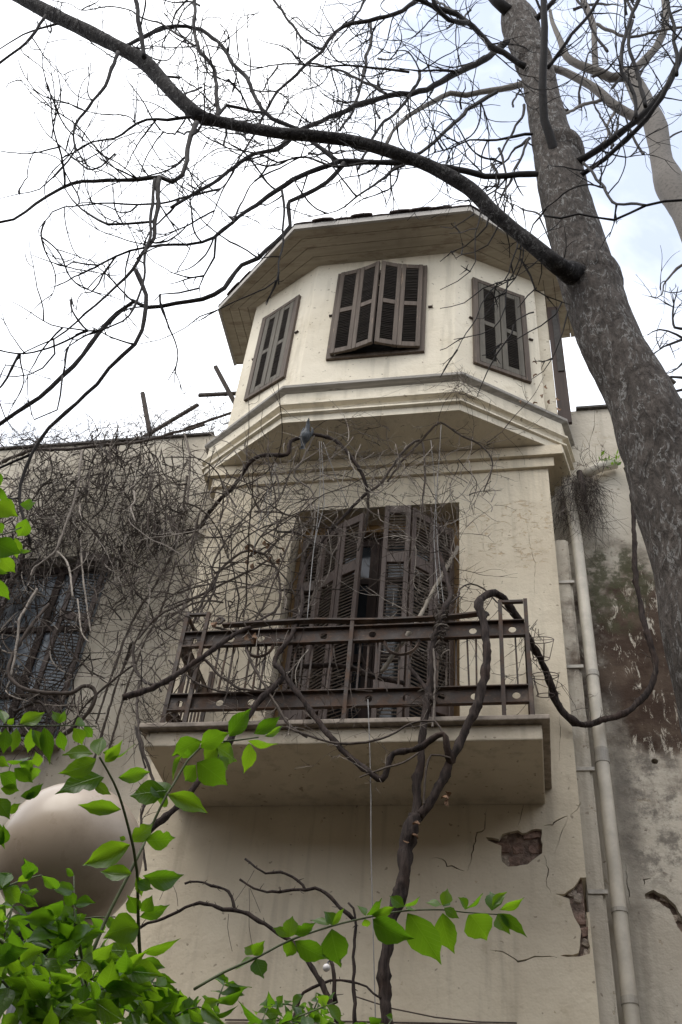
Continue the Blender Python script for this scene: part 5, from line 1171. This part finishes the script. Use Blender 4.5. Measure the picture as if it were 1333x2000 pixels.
lv(dfun(SA, 1.45, 1.75), [(502, 1870, 460, 1893, 13, 1.0), (494, 1865, 478, 1848, 11), (496, 1866, 517, 1838, 11), (500, 1872, 516, 1908, 16), (567, 1830, 573, 1788, 17), (566, 1830, 533, 1812, 10), (570, 1836, 559, 1871, 13), (576, 1838, 645, 1879, 19), (577, 1826, 613, 1801, 11), (644, 1806, 606, 1797, 11, .8),
    (648, 1807, 640, 1778, 14, .9), (649, 1807, 677, 1775, 11, .8), (648, 1814, 666, 1894, 25, .1), (715, 1788, 702, 1764, 14, 1.0), (717, 1788, 752, 1760, 12, 1.1), (726, 1787, 776, 1771, 13, .4), (713, 1795, 719, 1814, 8), (729, 1795, 809, 1835, 23, .2), (790, 1771, 762, 1747, 12), (790, 1771, 822, 1757, 9, 1.0), (793, 1775, 812, 1768, 8), (796, 1784, 863, 1887, 29, .2),
    (863, 1768, 832, 1757, 11, .9), (864, 1768, 875, 1734, 11), (866, 1770, 881, 1755, 7), (868, 1773, 899, 1789, 12), (865, 1783, 889, 1868, 21, .1), (911, 1776, 898, 1752, 11, .8), (911, 1776, 944, 1745, 9, 1.0), (915, 1786, 953, 1840, 26, 0), (961, 1779, 960, 1735, 15, .2), (963, 1770, 990, 1738, 10), (976, 1777, 1029, 1761, 11, .7), (973, 1784, 996, 1821, 14), (976, 1784, 1027, 1832, 14)])
SB = [(281, 1945), (273, 1855), (270, 1781), (268, 1702), (261, 1656), (240, 1575), (222, 1527), (195, 1479)]
shoot(SB, 1.62, 1.50, 8)
lv(dfun(SB, 1.62, 1.50), [(193, 1476, 200, 1435, 14), (201, 1470, 230, 1458, 9, .8), (206, 1488, 242, 1452, 14, .4), (215, 1480, 268, 1466, 8, 1.1), (189, 1482, 115, 1509, 21), (182, 1472, 122, 1466, 15, .8), (204, 1518, 108, 1545, 23, .3), (185, 1527, 218, 1552, 11), (237, 1581, 153, 1571, 16, .3), (231, 1519, 304, 1511, 17, .2), (255, 1650, 156, 1690, 21, .2), (257, 1644, 301, 1604, 16), (285, 1640, 350, 1637, 19, .1), (258, 1707, 193, 1700, 15, .3), (279, 1710, 368, 1718, 16, .3), (267, 1710, 277, 1752, 13),
    (273, 1791, 339, 1769, 15, .2), (272, 1812, 203, 1833, 27, 0), (279, 1861, 352, 1842, 12, .4), (270, 1865, 195, 1856, 22), (246, 1640, 234, 1634, 6), (268, 1722, 300, 1735, 12), (270, 1785, 250, 1750, 14), (275, 1780, 300, 1752, 12)])
SC = [(165, 1900), (207, 1797), (247, 1718), (281, 1650), (288, 1632), (325, 1554), (342, 1527), (367, 1485), (390, 1462), (417, 1450), (462, 1446), (505, 1440)]
shoot(SC, 1.60, 1.85, 8)
lv(dfun(SC, 1.60, 1.85), [(394, 1447, 330, 1478, 20, .1), (367, 1476, 367, 1462, 6), (392, 1460, 449, 1434, 22, .2), (448, 1438, 494, 1383, 20, .1), (496, 1433, 548, 1398, 15), (517, 1438, 563, 1419, 9, .4), (484, 1447, 544, 1461, 14, .9), (487, 1451, 477, 1513, 16), (421, 1456, 472, 1486, 21), (426, 1462, 398, 1489, 18), (428, 1476, 445, 1504, 17), (385, 1489, 446, 1535, 25, 0), (383, 1494, 354, 1531, 19), (356, 1476, 333, 1525, 13, .9), (327, 1552, 407, 1589, 21, 0), (325, 1552, 308, 1583, 19), (327, 1545, 248, 1553, 23, .2), (325, 1560, 300, 1520, 20, .3), (440, 1452, 452, 1468, 7)])
SD = [(-30, 1419), (60, 1418), (130, 1417), (190, 1419)]
shoot(SD, 1.55, 1.6, 4)
lv(dfun(SD, 1.55, 1.6), [(39, 1414, 89, 1388, 14), (10, 1414, -2, 1380, 12), (14, 1414, 28, 1402, 7), (117, 1413, 105, 1386, 10, .7), (117, 1413, 131, 1386, 9, .7), (12, 1422, 10, 1473, 12), (33, 1422, 23, 1471, 12), (61, 1422, 54, 1472, 13), (63, 1425, 83, 1466, 13), (87, 1421, 97, 1494, 12), (118, 1428, 127, 1468, 12), (144, 1422, 164, 1456, 13), (165, 1419, 188, 1442, 11), (147, 1415, 168, 1400, 9), (-5, 1422, -8, 1440, 12)])
SE = [(-60, 1030), (-20, 1050), (20, 1040), (42, 1030)]
shoot(SE, 1.45, 1.5, 4)
lv(dfun(SE, 1.45, 1.5), [(-12, 985, 36, 1008, 20), (40, 985, 76, 984, 10), (52, 1012, 34, 1052, 13), (-10, 1055, 40, 1078, 20), (40, 1072, 63, 1084, 9, .9), (2, 1085, 32, 1120, 16), (-8, 1128, 20, 1172, 15), (-10, 950, 16, 980, 11), (30, 1050, 42, 1098, 11), (-10, 920, 4, 950, 9), (-8, 1020, 10, 1045, 12), (-10, 1110, 12, 1120, 6)])
lv(lambda u, v: 1.6, [(12, 1488, 66, 1480, 10, 1.0), (65, 1483, 40, 1508, 12), (28, 1500, 66, 1530, 14), (60, 1498, 82, 1524, 12), (0, 1510, 38, 1535, 15), (2, 1540, 40, 1545, 10), (-8, 1560, 20, 1600, 16), (50, 1560, 88, 1530, 10), (10, 1585, 42, 1570, 10), (-6, 1480, 14, 1498, 10), (76, 1498, 70, 1470, 10), (-10, 1600, 10, 1660, 12), (40, 1555, 76, 1545, 8), (0, 1650, 8, 1612, 12)])
# the dense mass at the bottom left, built spray by spray
nleaf = sum(1 for o in shrub.children if o.name.startswith('leaf'))
def bushtop(u):
    K = [(-60, 1690), (60, 1688), (160, 1712), (230, 1800), (300, 1885), (420, 1915), (560, 1945), (680, 1962), (780, 1990)]
    for (a0, b0), (a1, b1) in zip(K, K[1:]):
        if u <= a1: return b0+(b1-b0)*(u-a0)/(a1-a0)
    return 2100
cnt = 0; extra = MB()
def loose_leaf(A, Bp, wid, roll, mesh):
    x = (Bp-A); L = x.length; x.normalize(); view = ((A+Bp)/2-CAM).normalized(); n = (-view-x*(-view).dot(x)).normalized(); n = Matrix.Rotation(roll, 3, x) @ n; y = n.cross(x).normalized()
    Mx = Matrix((x*L, y*(wid/.80), n*L*.8)).transposed().to_4x4(); Mx.translation = A
    extra.add([Mx @ v.co for v in mesh.vertices], [tuple(p.vertices) for p in mesh.polygons])
sprays = []
for k in range(70):
    u = lr_.uniform(-50, 320) if k < 44 else lr_.uniform(250, 740); v = lr_.uniform(bushtop(u)+10, 2050)
    sprays.append((u, v, lr_.uniform(1.3, 1.55) if lr_.random() < .5 else lr_.uniform(1.6, 2.15)))
sprays.sort(key=lambda q: q[2])
for u, v, d0 in sprays:
    a_ = lr_.gauss(-.6, .7); L_ = lr_.uniform(80, 150)*(1 if u < 330 else .8)
    cu, cv = math.cos(a_)*L_*.5, math.sin(a_)*L_*.5; bow = lr_.uniform(-14, 14)
    pts = [(u-cu, v-cv+10), (u-cu*.4, v-cv*.4+bow), (u+cu*.4, v+cv*.4+bow), (u+cu, v+cv+10)]
    if min(p[1]-bushtop(p[0]) for p in pts) < -12: continue
    shoot(pts, d0, d0+.05, 4 if u > 330 else 5)
    for t in (0, .2, .4, .6, .8, 1.0):
        i = min(int(t*3), 2); f_ = t*3-i; uu = pts[i][0]+(pts[i+1][0]-pts[i][0])*f_; vv = pts[i][1]+(pts[i+1][1]-pts[i][1])*f_
        for sgn in (-1, 1):
            if lr_.random() < .12: continue
            an = a_+sgn*lr_.uniform(.45, 1.4); ll = lr_.uniform(40, 74)*1.5/d0*(1.0 if t < .9 else .7)*(1 if u < 330 else .72)
            u1, v1 = uu+math.cos(an)*ll, vv+math.sin(an)*ll*.72+8
            if v1 < bushtop(u1)-12 or vv < bushtop(uu)-14: continue
            A, Bp = atd(uu, vv, d0), atd(u1, v1, d0+lr_.uniform(-.06, .06)); wid = px2m(A, ll*lr_.uniform(.44, .58)); rl = lr_.uniform(-.8, .8) if u < 330 else lr_.choice([-1, 1])*lr_.uniform(.3, 1.2)
            if nleaf+cnt < 298: add_leaf(shrub, A, Bp, wid, rl); cnt += 1
            else: loose_leaf(A, Bp, wid, rl, LM[lr_.randint(0, 15)])
if extra.v: extra.build('foliage', M['leaf'], shrub, smooth=True, kind='stuff')
for pts in ([(0, 1835), (60, 1893), (110, 1960), (140, 2010)], [(145, 1775), (160, 1870), (172, 1945)], [(195, 1955), (290, 1945), (345, 1932)], [(280, 1942), (330, 1955), (400, 1985), (460, 2010)]): shoot(pts, 1.5, 1.55, 8)
